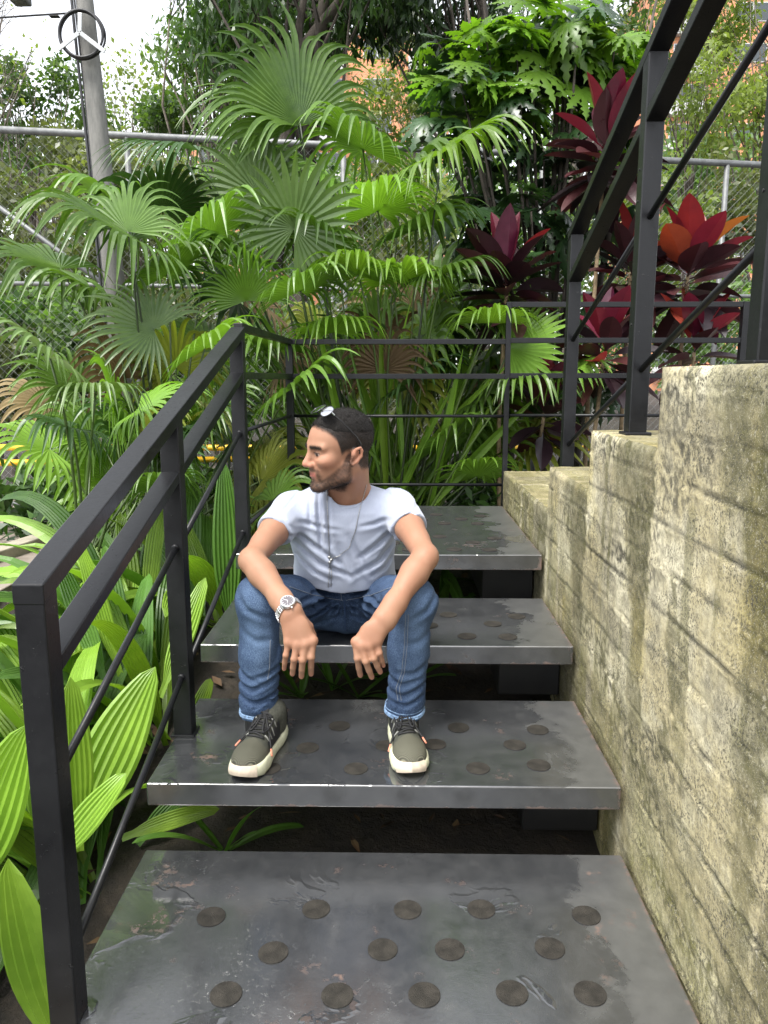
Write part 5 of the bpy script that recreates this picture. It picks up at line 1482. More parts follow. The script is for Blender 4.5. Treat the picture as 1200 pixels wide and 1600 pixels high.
NV = np.zeros(len(HAIRV) * 3, np.float32); bodyo.data.vertices.foreach_get('normal', NV) if False else bodyo.data.vertex_normals.foreach_get('vector', NV); NV = NV.reshape(-1, 3)
def fibres(mask, n, lfun, seed, lift, name, parent):
    g_ = np.random.default_rng(seed); idx = np.nonzero(mask > .25)[0]
    pr = mask[idx] / mask[idx].sum(); k = g_.choice(idx, n, p=pr)
    P0 = HAIRV[k] + g_.normal(0, .0013, (n, 3)); nn = NV[k]
    d = nn + g_.normal(0, .45, (n, 3)) - HR[:, 0] * .25 + np.array([0, 0, -.25]) * (HZ[k] < .02)[:, None]
    d /= np.linalg.norm(d, axis=1, keepdims=True)
    sd = np.cross(d, g_.normal(size=(n, 3))); sd /= np.linalg.norm(sd, axis=1, keepdims=True)
    L_ = lfun(HZ[k])[:, None] * g_.uniform(.6, 1.2, (n, 1))
    P0 = P0 + nn * lift(HZ[k])[:, None]
    Vf = np.stack([P0 - sd * .00035, P0 + sd * .00035, P0 + d * L_], 1).reshape(-1, 3)
    return mesh_np(name, Vf, np.arange(3 * n).reshape(n, 3), M_HAIR, parent, smooth=False)
tag(fibres(HAIRM, 24000, lambda z: .0026 + .0042 * sstep(.02, .07, z), 5, lambda z: .0012 * sstep(.04, .07, z), 'cropped_strands', hairo), kind='stuff')
bo = fibres(BEARDM, 6500, lambda z: .0022 + .0018 * sstep(-.08, -.11, z), 6, lambda z: 0 * z, 'beard', person); tag(bo, kind='stuff')
tag(fibres(BROWM, 900, lambda z: .0042 + 0 * z, 7, lambda z: 0 * z, 'eyebrows', person), kind='stuff')

# ------------------------------------------------------------------ T-shirt
F = Field((-0.50, 2.02, 0.86), (0.17, 2.66, 1.36), 0.0038)
CX = -0.172
# torso sections by height: centre y, half width, half depth
tz = [.86, .92, .98, 1.04, 1.10, 1.16, 1.20, 1.235, 1.262, 1.285]
tcy = [2.475, 2.455, 2.430, 2.405, 2.385, 2.365, 2.355, 2.350, 2.347, 2.345]
thw = [.172, .170, .163, .160, .168, .176, .172, .145, .100, .060]
thd = [.155, .155, .150, .140, .134, .128, .118, .100, .080, .060]
def torso(x, y, z):
    cy_ = np.interp(z, tz, tcy); hw = np.interp(z, tz, thw); hd = np.interp(z, tz, thd)
    u = np.abs((x - CX) / hw); v = np.abs((y - cy_) / hd)
    rho = (u ** 2.4 + v ** 2.4) ** (1 / 2.4)
    d = (rho - 1) * np.minimum(hw, hd) * .92
    return np.maximum(d, z - 1.30)
F.put(torso, (-.5, 2.02, .86), (.17, 2.66, 1.36), .02)
for S_ in 'LR':
    sh, el = J['sh' + S_], J['el' + S_]
    d_ = (el - sh); d_ = d_ / np.linalg.norm(d_)
    inn = np.array((.05 if S_ == 'L' else -.05, .005, .018))
    F.cone(NECK0 + np.array((0, .015, -.026)), sh + inn * .3, .060, .053, .035)
    F.cone(sh, sh + d_ * .145, .055, .054, .03)
    # open end of the sleeve
    pl = sh + d_ * .128
    nrm_ = d_ * .9 + np.array((0, 0, -.25)); nrm_ /= np.linalg.norm(nrm_)
    outx = -1 if S_ == 'L' else 1
    def cut(x, y, z, pl=pl, n_=nrm_, cx=sh[0] - outx * .035, ox=outx):
        h_ = (x - pl[0]) * n_[0] + (y - pl[1]) * n_[1] + (z - pl[2]) * n_[2]
        near = np.sqrt((x - pl[0]) ** 2 + (y - pl[1]) ** 2 + (z - pl[2]) ** 2) - .105
        return np.maximum(-h_, near)
    F.put(cut, pl - .18, pl + .18, .004, 'sub')
# collar opening round the neck
ncol = A3(at(538, 780, 2.29))
def collar(x, y, z):
    a = NECK0 + np.array((-.004, .02, -.055)); b = HM((-.030, 0, -.05)); v = b - a; L2 = v @ v
    t_ = np.clip(((x - a[0]) * v[0] + (y - a[1]) * v[1] + (z - a[2]) * v[2]) / L2, -.3, 1.3)
    dd = np.sqrt((x - a[0] - t_ * v[0]) ** 2 + (y - a[1] - t_ * v[1]) ** 2 + (z - a[2] - t_ * v[2]) ** 2)
    return np.maximum(dd - .0655, -(z - (1.212 + .55 * (y - 2.29))))
F.put(collar, (-.32, 2.15, 1.12), (0.02, 2.50, 1.36), .006, 'sub')
F.put(lambda x, y, z: -(z - .944 - .12 * np.abs(x - CX) + 0 * y), F.lo, F.lo + F.h * F.n, .01, 'and')
# cloth folds: drag lines from the shoulders and armpits, slack across the belly
ii, X_, Y_, Z_ = F.near()
wx = X_ - CX; dz_ = Z_ - 1.0
def fold(ang, freq, seed, warp=.04):
    ca, sa = math.cos(ang), math.sin(ang)
    u = wx * ca + dz_ * sa; v = -wx * sa + dz_ * ca
    u = u + warp * vnoise(X_ * 7, Z_ * 7, Y_ * 4, seed)
    r_ = vnoise(u * freq, v * freq * .13, 3.3, seed + 1); return 1.6 * (np.abs(r_) ** .7 - .5)
low = sstep(1.13, .96, Z_)
fo = .0016 * vnoise(X_ * 26, Y_ * 26, Z_ * 26, 16) + .0022 * fold(.9, 15, 11) * low + .0015 * fold(-.9, 17, 12)
front = Y_ < 2.36
SH = [([(497, 768), (499, 800), (503, 855)], .012, .0075), ([(512, 775), (514, 815), (518, 850)], .008, .006), ([(484, 775), (486, 820)], .005, .006),
      ([(463, 832), (490, 852), (530, 880)], .009, .008), ([(460, 850), (500, 882), (548, 903)], .009, .008), ([(459, 872), (490, 897), (515, 908)], .008, .007),
      ([(466, 812), (500, 822), (530, 826)], .005, .007),
      ([(617, 826), (590, 852), (562, 872)], .009, .008), ([(619, 848), (592, 880), (556, 899)], .009, .008), ([(618, 872), (600, 894), (580, 905)], .007, .007),
      ([(612, 806), (585, 818), (560, 822)], .005, .007), ([(545, 835), (560, 868), (575, 898)], .006, .009), ([(530, 850), (536, 885), (545, 908)], .005, .008),
      ([(428, 790), (448, 802), (464, 822)], .006, .006), ([(421, 806), (442, 812), (460, 830)], .006, .006), ([(650, 790), (632, 800), (617, 820)], .006, .006), ([(656, 806), (636, 814), (620, 830)], .006, .006),
      ([(480, 762), (462, 775), (446, 795)], .004, .006), ([(585, 758), (606, 772), (626, 792)], .004, .006)]
fo = fo + front * fold_lines(X_, Z_, SH, 2.26)
F.d[ii] += fo
V, Q = F.mesh(); V = smooth_mesh(V, Q, 2, .5)
t = NT('pale_blue_jersey'); c = t.coord()
w1 = t.n('TexWave'); w1.wave_type = 'BANDS'; t.set(w1.inputs['Vector'], c); w1.inputs['Scale'].default_value = 260; w1.inputs['Distortion'].default_value = 1.5
n_ = t.noise(c, 7, 5); hea = t.noise(t.mapping(c, (1, 1, .25)), 420, 3, .7)
col = t.ramp(n_, [(.3, (.300, .330, .410)), (.7, (.345, .375, .455))])
col = t.mix(t.ramp(hea, [(.35, .35), (.65, 0.0)]), col, (.25, .285, .37))
M_SHIRT = t.done(t.bsdf(col, .85, t.bump(t.math('ADD', t.math('MULTIPLY', w1.outputs[1], .3), t.noise(c, 300, 3)), .25, .0012), spec=.2, **{'Sheen Weight': .25, 'Sheen Roughness': .5}))
shirt = mesh_np('t_shirt', V, Q, M_SHIRT, person, smooth=True)
# ribbed collar
pts = []
ca_ = NECK0 + np.array((-.004, .02, -.055)); cb_ = HM((-.030, 0, -.05)); ax_ = (cb_ - ca_) / np.linalg.norm(cb_ - ca_)
e1 = np.cross(ax_, (0, 1, 0)); e1 /= np.linalg.norm(e1); e2 = np.cross(ax_, e1)
for a in np.linspace(0, 2 * math.pi, 41):
    q = ca_ + (e1 * math.cos(a) + e2 * math.sin(a)) * .0665
    zt_ = 1.212 + .55 * (q[1] - 2.29) + .005
    q = q + ax_ * ((zt_ - q[2]) / ax_[2]); pts.append(Vector(q))
cm = MB().tube(pts, .0075, 8, cap=False)
cm.build('collar', M_SHIRT, shirt, smooth=True)

# ------------------------------------------------------------------ jeans
F = Field((-0.50, 1.90, 0.60), (0.17, 2.72, 1.12), 0.004)
F.ell((CX, 2.53, .845), (.172, .150, .100), .03)
F.ell((CX, 2.475, .915), (.162, .125, .075), .03)
for S_ in 'LR':
    hp, kn, an = J['hip' + S_], J['knee' + S_], J['ank' + S_]
    o = -1 if S_ == 'L' else 1
    F.cone(hp + np.array((o * .01, .03, .0)), kn, .090, .062, .03)
    F.ell(kn + np.array((0, -.004, -.004)), (.061, .060, .058), .025)
    mid = kn * .55 + an * .45 + np.array((0, .004, 0))
    F.cone(kn, mid, .058, .055, .025); F.cone(mid, an + np.array((0, .008, .004)), .055, .053, .02)
    F.put(lambda x, y, z, a=an: np.maximum(z - (a[2] + .006 + .10 * (y - a[1])), np.sqrt((x - a[0]) ** 2 + (y - a[1]) ** 2) - .13), an - .16, an + .16, .004, 'sub')
    F.cone(an + np.array((0, .004, -.06)), an + np.array((0, .004, .004)), .041, .039, .003, 'sub')
F.put(lambda x, y, z: -(z - .752 + 0 * x + 0 * y) if True else 0, (-.5, 2.36, .60), (.2, 2.72, .90), .01, 'and')
ii, X_, Y_, Z_ = F.near()
fo = np.zeros(len(X_))
for S_ in 'LR':
    an, kn = J['ank' + S_], J['knee' + S_]
    near = sstep(.14, .10, np.sqrt((X_ - an[0]) ** 2 + (Y_ - an[1]) ** 2))
    h_ = Z_ - an[2]
    ph = h_ * 120 + 2.4 * vnoise(X_ * 14, Y_ * 14, 0, 5) + (X_ - an[0]) * 22 * (1 if S_ == 'L' else -1)
    stack = sstep(.09, .02, h_) * sstep(-.02, .03, h_)
    fo += near * stack * .0022 * np.sin(ph) + near * stack * .0022 * np.sin(ph * .57 + 2 + 3 * vnoise(X_ * 20, Y_ * 20, Z_ * 8, 15))
    fo += near * sstep(.06, .16, h_) * .0035 * vnoise((X_ + .5 * Z_) * 22, Y_ * 22, Z_ * 9, 6)
    # folds behind the knee and on the thigh
    tp_ = sstep(kn[1] + .03, kn[1] + .10, Y_)
    side = (X_ < CX) if S_ == 'L' else (X_ >= CX)
    ph2 = (Y_ - kn[1]) * 70 + (Z_ - 1.0) * 40 + 2.5 * vnoise(X_ * 9, Y_ * 9, Z_ * 9, 7)
    fo += side * tp_ * .0030 * np.sin(ph2)
crx = (X_ - CX); crz = Z_ - .905
ang = np.arctan2(crz, crx + 1e-6)
fo += .006 * sstep(.17, .05, np.sqrt(crx ** 2 + crz ** 2)) * sstep(2.55, 2.42, Y_) * np.sin(ang * 13 + 1.5 * vnoise(X_ * 20, 0, Z_ * 20, 8)) * sstep(.01, .04, np.sqrt(crx ** 2 + crz ** 2))
fo += .0025 * vnoise(X_ * 30, Y_ * 30, Z_ * 18, 9)
JE = [([(366, 1070), (395, 1078), (432, 1062)], .011, .007), ([(370, 1092), (400, 1098), (434, 1086)], .011, .006), ([(368, 1048), (385, 1060), (408, 1066)], .008, .007), ([(436, 1046), (415, 1056), (398, 1058)], .007, .007),
      ([(432, 1100), (415, 1096), (398, 1106)], .008, .005), ([(604, 1082), (630, 1088), (662, 1074)], .011, .007), ([(608, 1062), (628, 1070), (655, 1062)], .009, .007), ([(612, 1098), (635, 1102), (660, 1092)], .009, .005),
      ([(668, 1040), (648, 1052), (622, 1052)], .007, .008), ([(372, 930), (388, 950), (420, 965)], .006, .009), ([(430, 960), (433, 1000), (428, 1040)], .006, .008), ([(376, 985), (400, 1000), (425, 1000)], .004, .010),
      ([(682, 930), (668, 952), (640, 968)], .006, .009), ([(625, 975), (622, 1015), (628, 1045)], .005, .008), ([(680, 985), (655, 1003), (630, 1006)], .004, .010)]
fo += (Y_ < 2.10) * fold_lines(X_, Z_, JE, 1.99)
JT = [([(534, 944), (500, 932), (462, 924)], .008, .007), ([(536, 952), (495, 952), (452, 945)], .008, .008), ([(542, 944), (575, 930), (612, 918)], .008, .007), ([(543, 953), (585, 948), (622, 940)], .008, .008),
      ([(536, 962), (505, 975), (470, 985)], .007, .008), ([(544, 962), (580, 975), (612, 985)], .007, .008), ([(520, 925), (490, 915), (465, 908)], .006, .006), ([(556, 925), (585, 914), (610, 905)], .006, .006)]
fo += (Y_ >= 2.10) * fold_lines(X_, Z_, JT, 2.36)
F.d[ii] += fo
V, Q = F.mesh(); V = smooth_mesh(V, Q, 2, .5)
# wash: worn pale on the thighs, knees and fold tops
n1 = fbm(V[:, 0] * 9, V[:, 1] * 9, V[:, 2] * 9, 4, 3); n2 = fbm(V[:, 0] * 60, V[:, 1] * 60, V[:, 2] * 22, 3, 4)
wear = np.zeros(len(V))
for S_ in 'LR':
    kn, an = J['knee' + S_], J['ank' + S_]
    front = sstep(kn[1] + .02, kn[1] - .06, V[:, 1])
    wear = np.maximum(wear, np.exp(-((V[:, 0] - kn[0]) / .045) ** 2) * (V[:, 2] > .62) * (.25 + .6 * front) * sstep(.68, .95, V[:, 2]))
    wear = np.maximum(wear, .9 * np.exp(-((V[:, 2] - an[2] - .012 - .1 * (V[:, 1] - an[1])) / .004) ** 2) * (np.abs(V[:, 0] - an[0]) < .1) * sstep(-.1, .5, n2 + .3))
wear = np.clip(wear * (.75 + .5 * n1) + .14 * n2 + .1 * n1, 0, 1)[:, None]
C = np.array([.018, .036, .082]) * (1 - wear) + np.array([.105, .165, .265]) * wear
t = NT('blue_denim'); c = t.coord(); col = t.attr('pigment')
tw = t.n('TexWave'); t.set(tw.inputs['Vector'], t.mapping(c, (1, 1, 1), rot=(.5, .3, .7))); tw.inputs['Scale'].default_value = 210; tw.inputs['Distortion'].default_value = 2; tw.inputs['Detail'].default_value = 2
sp = t.noise(t.mapping(c, (1, 1, .3)), 700, 2, .6)
col = t.mix(t.ramp(sp, [(.45, 0.0), (.7, .35)]), col, (.21, .31, .46))
col = t.mix(t.ramp(sp, [(.3, .4), (.5, 0.0)]), col, (.010, .022, .06))
M_DENIM = t.done(t.bsdf(col, .82, t.bump(t.math('ADD', t.math('MULTIPLY', tw.outputs[1], .4), sp), .35, .0015), spec=.25))
jeans = mesh_np('jeans', V, Q, M_DENIM, person, smooth=True); color_attr(jeans, 'pigment', C)
# stitched seams, laid on the surface by projection
from mathutils.bvhtree import BVHTree
bv = BVHTree.FromPolygons([tuple(v) for v in V], [tuple(q) for q in Q.tolist()])
camp = Vector((0, 0, CAM_Z))
def project(pxs, lift=.0012):
    out = []
    for (px, py) in pxs:
        d = ray(px, py).normalized(); hit = bv.ray_cast(camp, d)
        if hit[0] is not None: out.append(hit[0] + hit[1] * lift)
    return out
def dense(pts, n):
    o = []
    for i in range(len(pts) - 1):
        for k in range(n): o.append((pts[i][0] + (pts[i+1][0] - pts[i][0]) * k / n, pts[i][1] + (pts[i+1][1] - pts[i][1]) * k / n))
    return o + [pts[-1]]
M_THREAD = simple_mat('pale_thread', (.20, .22, .25), .8)
M_SEAM = simple_mat('dark_seam', (.02, .045, .11), .85)
seams = [([(452, 917), (490, 930), (530, 937), (536, 938)], M_THREAD), ([(541, 938), (580, 930), (612, 918)], M_THREAD),
         ([(532, 916), (534, 938)], M_THREAD), ([(538, 940), (539, 965), (540, 985)], M_SEAM),
         ([(634, 960), (632, 1010), (628, 1050), (619, 1075), (622, 1095)], M_THREAD), ([(638, 960), (636, 1010), (632, 1050), (624, 1075), (627, 1095)], M_THREAD),
         ([(422, 1000), (421, 1040), (418, 1062)], M_THREAD)]
for pl, m_ in seams:
    pts = project(dense(pl, 8))
    if len(pts) > 3: MB().tube(pts, 0.0008 if m_ is M_THREAD else .0022, 5).build('seam', m_, jeans, smooth=True)
M_HEM = simple_mat('hem_denim', (.17, .26, .40), .85, var=.5, scale=120)
for S_ in 'LR':           # turned hems, fitted to the cloth edge
    an = J['ank' + S_]; pts = []
    zc = an[2] + .024 + .10 * (V[:, 1] - an[1]); sel = V[(np.abs(V[:, 2] - zc) < .009) & (np.hypot(V[:, 0] - an[0], V[:, 1] - an[1]) < .10)]
    aa = np.arctan2(sel[:, 1] - an[1] - .006, sel[:, 0] - an[0]); rr2 = np.hypot(sel[:, 1] - an[1] - .006, sel[:, 0] - an[0])
    for a in np.linspace(-math.pi, math.pi, 41):
        w = np.exp(-(np.angle(np.exp(1j * (aa - a))) / .16) ** 2) * (rr2 > .040)
        r_ = (w * rr2).sum() / max(w.sum(), 1e-6) + .0008
        y_ = an[1] + .006 + r_ * math.sin(a); pts.append(Vector((an[0] + r_ * math.cos(a), y_, an[2] + .021 + .10 * (y_ - an[1]))))
    for dz_, r_ in ((-.004, .0040), (.001, .0036), (.012, .0013)):
        MB().tube([p + Vector((0, 0, dz_)) for p in pts], r_, 6, cap=False).build('hem', M_HEM, jeans, smooth=True)

# ------------------------------------------------------------------ shoes
M_KNIT = None
def shoe_mats():
    t = NT('olive_knit'); c = t.coord('Object'); 
    a = t.attr('row', 'Fac')
    st = t.math('SINE', t.math('MULTIPLY', a, 2500.0))
    nn = t.noise(c, 160, 3)
    col = t.mix(t.ramp(st, [(.35, 0.0), (.65, 1.0)]), (.040, .040, .030), (.175, .170, .125))
    col = t.mix(t.ramp(t.attr('zone', 'Fac'), [(.45, 0.0), (.55, 1.0)]), col, t.ramp(nn, [(.3, (.045, .047, .038)), (.7, (.085, .086, .07))]))
    return t.done(t.bsdf(col, .8, t.bump(t.math('ADD', st, t.math('MULTIPLY', nn, .5)), .35, .0015), spec=.2))
M_KNIT = shoe_mats()
M_SOLE = simple_mat('cream_midsole', (.60, .60, .43), .55, var=.14, scale=40, bump=.15)
M_TOE = simple_mat('beige_toe_rubber', (.55, .46, .36), .6, var=.16, scale=60)
M_OUT = simple_mat('black_outsole', (.03, .03, .028), .7)
M_LACE = simple_mat('black_lace', (.014, .014, .015), .75, var=.4, scale=200)
M_ORNG = simple_mat('salmon_lace_tip', (.72, .27, .17), .6)
M_EYE = simple_mat('grey_eyelet', (.25, .25, .23), .6)
M_BLK = simple_mat('black_shoe_panel', (.016, .016, .018), .55, var=.4, scale=90)
def shoe(heel, toe, mirror, label):
    """running shoe: heel and toe points on the tread; y axis points across"""
    heel = Vector(heel); toe = Vector(toe); L = .288
    f_ = (toe - heel); f_.z = 0; f_.normalize(); o_ = toe - f_ * L
    s_ = Vector((0, 0, 1)).cross(f_) * mirror             # s_ points to the inner side
    Z0 = .580
    def W(x, y, z): return Vector((o_.x, o_.y, Z0)) + f_ * x + s_ * y + Vector((0, 0, z))
    root = empty('shoe', W(.14, 0, 0)); root.parent = person; root.matrix_parent_inverse = Matrix.Translation(person.location).inverted(); root['label'] = label
    tsx = [0, .01, .03, .07, .12, .16, .20, .24, .265, .28, .288]
    inn = [.0, .020, .032, .036, .034, .038, .046, .044, .034, .020, .0]
    out = [.0, .020, .032, .036, .040, .047, .052, .048, .036, .020, .0]
    N = 44
    xs_ = [.144 - .144 * math.cos(math.pi * k / N) for k in range(N + 1)]
    outline = [(x, np.interp(x, tsx, inn)) for x in xs_] + [(x, -np.interp(x, tsx, out)) for x in xs_[-2:0:-1]]
    n = len(outline)
    def topz(x, y): return .030 + .020 * max(0, 1 - x / .085) ** 1.2 + .010 * max(0, (x - .235) / .05) ** 2 + (.012 * math.exp(-((x - .215) / .05) ** 2) if y > 0 else .006 * math.exp(-((x - .215) / .05) ** 2))
    def botz(x): return .0008 + .018 * max(0, (x - .225) / .063) ** 2 + .010 * max(0, (.035 - x) / .035) ** 2
    levels = [(0.0, .985, 0.0), (.25, 1.06, 0), (.55, 1.10, 0), (.85, 1.05, 0), (1.0, .99, 0)]
    vs = []; 
    cx_ = .145
    for (lv, sc_, _) in levels:
        for (x, y) in outline:
            zb, zt_ = botz(x), topz(x, y)
            rip = 1 + .010 * math.sin(x * 260 + lv * 6) * (1 if .1 < lv < .9 else 0)
            xx = cx_ + (x - cx_) * (1 + (sc_ - 1) * .55); vs.append(W(xx, y * sc_ * rip, zb + (zt_ - zb) * lv))
    fs = [(l*n+k, l*n+(k+1) % n, (l+1)*n+(k+1) % n, (l+1)*n+k) for l in range(len(levels)-1) for k in range(n)]
    fs += [tuple(range(n))[::-1], tuple((len(levels)-1)*n+k for k in range(n))]
    sole = MB().add(vs, fs).build('sole', M_SOLE, root, smooth=True)
    # toe bumper and black heel curve
    tb = []
    idx = [k for k, (x, y) in enumerate(outline) if x > .262]
    vs = []; m = len(idx)
    for lv, sc_ in ((.12, 1.115), (.45, 1.15), (.8, 1.12), (1.06, 1.0)):
        for k in idx:
            x, y = outline[k]; zb, zt_ = botz(x), topz(x, y) + .002; xx = cx_ + (x - cx_) * (1 + (sc_ - 1) * .55)
            vs.append(W(xx, y * sc_, zb + (zt_ - zb) * lv))
    fs = [(l*m+k, l*m+k+1, (l+1)*m+k+1, (l+1)*m+k) for l in range(3) for k in range(m-1)]
    MB().add(vs, fs).build('toe_bumper', M_TOE, sole, smooth=True)
    vs = []; 
    for zz, sc_ in ((.0002, .97), (.006, 1.02)):
        for (x, y) in outline: vs.append(W(x, y * sc_, botz(x) + zz - .0006))
    MB().add(vs, [(k, (k+1) % n, n+(k+1) % n, n+k) for k in range(n)] + [tuple(range(n))[::-1]]).build('outsole', M_OUT, sole, smooth=True)
    # upper
    lo = np.min([W(x, y, z)[:] for x in (-.03, .31) for y in (-.07, .07) for z in (0, .16)], axis=0); hi = np.max([W(x, y, z)[:] for x in (-.03, .31) for y in (-.07, .07) for z in (0, .16)], axis=0)
    U = Field(lo, hi, .0022); A = np.stack([A3(f_), A3(s_), np.array((0, 0, 1.))], 1)
    def E(c_, r_, k=.015): U.ell(A3(W(*c_)), r_, k, Rm=A)
    def Cn(p, q, r0, r1, k=.015): U.cone(A3(W(*p)), A3(W(*q)), r0, r1, k)
    E((.232, -.003, .036), (.050, .042, .027)); E((.20, -.004, .040), (.060, .043, .032), .02); E((.13, -.002, .045), (.075, .035, .040), .02)
    E((.06, 0, .045), (.055, .031, .045), .02); E((.045, 0, .066), (.040, .029, .034), .02)
    Cn((.19, -.003, .046), (.110, 0, .078), .020, .024, .02); Cn((.110, 0, .076), (.062, 0, .092), .027, .033, .02)
    Cn((.05, 0, .055), (.052, 0, .092), .031, .034, .02)
    U.put(lambda x, y, z: -(z - Z0 - .020 + 0 * x + 0 * y), U.lo, U.lo + U.h * U.n, .002, 'and')
    Vv, Qq = U.mesh(); Vv = smooth_mesh(Vv, Qq, 2, .5)
    up_ = mesh_np('upper', Vv, Qq, M_KNIT, root, smooth=True)
    Lc = (Vv - A3(W(0, 0, 0))) @ A
    float_attr(up_, 'row', Lc[:, 0] * .8 + .6 * np.abs(Lc[:, 1] + .004) + .3 * Lc[:, 2]); float_attr(up_, 'zone', sstep(.196, .190, Lc[:, 0] - .25 * np.abs(Lc[:, 1])))
    b_ = BVHTree.FromPolygons([tuple(v) for v in Vv], [tuple(q) for q in Qq.tolist()])
    def surf(x, y, lift=.0015):
        h_ = b_.ray_cast(W(x, y, .20), Vector((0, 0, -1))); 
        return (h_[0] + h_[1] * lift) if h_[0] is not None else W(x, y, .07)
    def surf_side(x, z, sgn, lift=.0015):
        h_ = b_.ray_cast(W(x, sgn * .09, z), -s_ * sgn)
        return (h_[0] + h_[1] * lift) if h_[0] is not None else W(x, sgn * .03, z)
    # side panels in black, holding the eyelets
    for sg in (1, -1):
        vs = []; nx_, nz_ = 14, 8
        for i in range(nx_ + 1):
            for k in range(nz_ + 1):
                x = .085 + .088 * i / nx_; zl_ = .034; zh_ = .088 - .030 * i / nx_
                vs.append(surf_side(x + .012 * (k / nz_), zl_ + (zh_ - zl_) * k / nz_, sg, .0018))
        MB().add(vs, [(i*(nz_+1)+k, i*(nz_+1)+k+1, (i+1)*(nz_+1)+k+1, (i+1)*(nz_+1)+k) for i in range(nx_) for k in range(nz_)]).build('side_panel', M_BLK, root, smooth=True)
    # heel counter
    vs = []
    for i in range(15):
        a = math.pi * (.62 + .76 * i / 14)
        for k in range(7):
            z = .045 + .05 * k / 6; p0 = W(.055 + .09 * math.cos(a), .09 * math.sin(a), z); h_ = b_.ray_cast(p0, (W(.055, 0, z) - p0).normalized())
            vs.append((h_[0] + h_[1] * .0018) if h_[0] is not None else W(.055 + .034 * math.cos(a), .03 * math.sin(a), z))
    MB().add(vs, [(i*7+k, i*7+k+1, (i+1)*7+k+1, (i+1)*7+k) for i in range(14) for k in range(6)]).build('heel_counter', M_BLK, root, smooth=True)
    # laces: crossed rows, two loops and two salmon ends
    for i in range(5):
        x = .183 - .017 * i
        pts = [surf(x + .006 * math.sin(a * 3), -.022 + .044 * a, .003) for a in np.linspace(0, 1, 8)]
        MB().tube(pts, .0027, 6).build('lace', M_LACE, root, smooth=True)
        pts = [surf(x - .008 * a, (-.020 + .040 * a) * (1 if i % 2 else -1), .004) for a in np.linspace(0, 1, 8)]
        MB().tube(pts, .0025, 6).build('lace', M_LACE, root, smooth=True)
    for sg in (1, -1):
        kx = .118
        pts = [surf(kx + .055 * math.sin(math.pi * a), sg * (.004 + .020 * a), .005 + .004 * math.sin(math.pi * a)) for a in np.linspace(0, 1, 12)]
        MB().tube(pts, .0025, 6).build('lace_loop', M_LACE, root, smooth=True)
        pts = [surf(kx + .070 * a, sg * (.004 + .034 * a), .006) for a in np.linspace(0, 1, 10)]
        MB().tube(pts, .0024, 6).build('lace_end', M_LACE, root, smooth=True)
        e_ = pts[-1]; q = e_ + (pts[-1] - pts[-3]).normalized() * .020
        MB().tube([e_, q], .0026, 6).build('lace_tip', M_ORNG, root, smooth=True)
        for i in range(4):
            x = .172 - .018 * i; pts = [surf(x, sg * (.020 + .012 * a), .0025) for a in (0, .5, 1)]
            MB().tube(pts, .0022, 5).build('eyelet_loop', M_EYE, root, smooth=True)
    # pull tab with a small salmon mark
    pts = [surf(.118 - .028 * a, 0, .004) for a in np.linspace(0, 1, 6)]
    vs = []
    for p in pts: vs += [p + s_ * .006, p - s_ * .006]
    MB().add(vs, [(2*i, 2*i+1, 2*i+3, 2*i+2) for i in range(5)]).build('tongue_tab', M_LACE, root)
    for yy in (-.0042, .0042):
        pts = [surf(.082 - .010 * a, yy, .002) for a in np.linspace(0, 1, 4)]; MB().tube(pts, .0019, 5).build('tongue_mark', M_ORNG, root)
    pts = [surf(.077, yy, .002) for yy in np.linspace(-.004, .004, 4)]; MB().tube(pts, .0016, 5).build('tongue_mark', M_ORNG, root)
    return root
shoe(atz(432, 1152, .58), atz(377, 1223, .58), 1, 'olive knit running shoe with cream sole, toes turned outward')
shoe(atz(626, 1150, .58), atz(643, 1217, .58), -1, 'olive knit running shoe with cream sole, pointing forward')
# socks / ankles inside the shoes
for S_ in 'LR':
    an = J['ank' + S_]
    MB().tube([Vector(an) + Vector((0, .01, -.05)), Vector(an) + Vector((0, .008, .05))], [.040, .042], 16).build('sock', M_BLK, person, smooth=True)

# ================================================================== THINGS WORN
# --- wrist watch
M_STEEL = simple_mat('brushed_steel', (.55, .55, .56), .28, 1.0, var=.15, scale=80)
M_DIAL = simple_mat('dark_dial', (.10, .09, .10), .3)
wr, el = Vector(J['wrL']), Vector(J['elL'])
ax_ = (wr - el).normalized(); wc = wr - ax_ * .012
bvb = BVHTree.FromObject(bodyo, bpy.context.evaluated_depsgraph_get()) if False else BVHTree.FromPolygons([tuple(v.co) for v in bodyo.data.vertices], [tuple(p.vertices) for p in bodyo.data.polygons])
watch = empty('wrist_watch', wc); tag(watch, 'steel wrist watch with round dark dial on the wrist at left', 'watch')
fdir_ = (Vector((0.42, -1, .42)) - ax_ * Vector((0.42, -1, .42)).dot(ax_)).normalized(); sd_ = ax_.cross(fdir_)
def on_wrist(a, off=0.0, lift=.002):
    d = fdir_ * math.cos(a) + sd_ * math.sin(a); o = wc + ax_ * off
    h_ = bvb.ray_cast(o + d * .08, -d); 
    return (h_[0] if h_[0] is not None else o + d * .026) + d * lift, d
for k in range(22):      # bracelet links, each of three pieces
    a = .60 + (2 * math.pi - 1.20) * k / 21
    for j, (wd, lf) in enumerate(((.0062, .0026), (.0060, .0032), (.0062, .0026))):
        p, d = on_wrist(a, (j - 1) * .0066, lf); tg = d.cross(ax_)
        MB().bar(p - tg * .0030, p + tg * .0030, wd, .0034, up=d).build('link', M_STEEL, watch, bevel=.0007, seg=1)
p, d = on_wrist(0, 0, .004)
MB().tube([p - d * .004, p + d * .004, p + d * .006], [.0195, .0195, .0175], 28).build('case', M_STEEL, watch, smooth=False)
MB().tube([p + d * .006, p + d * .0066], [.0150, .0150], 28).build('dial', M_DIAL, watch)
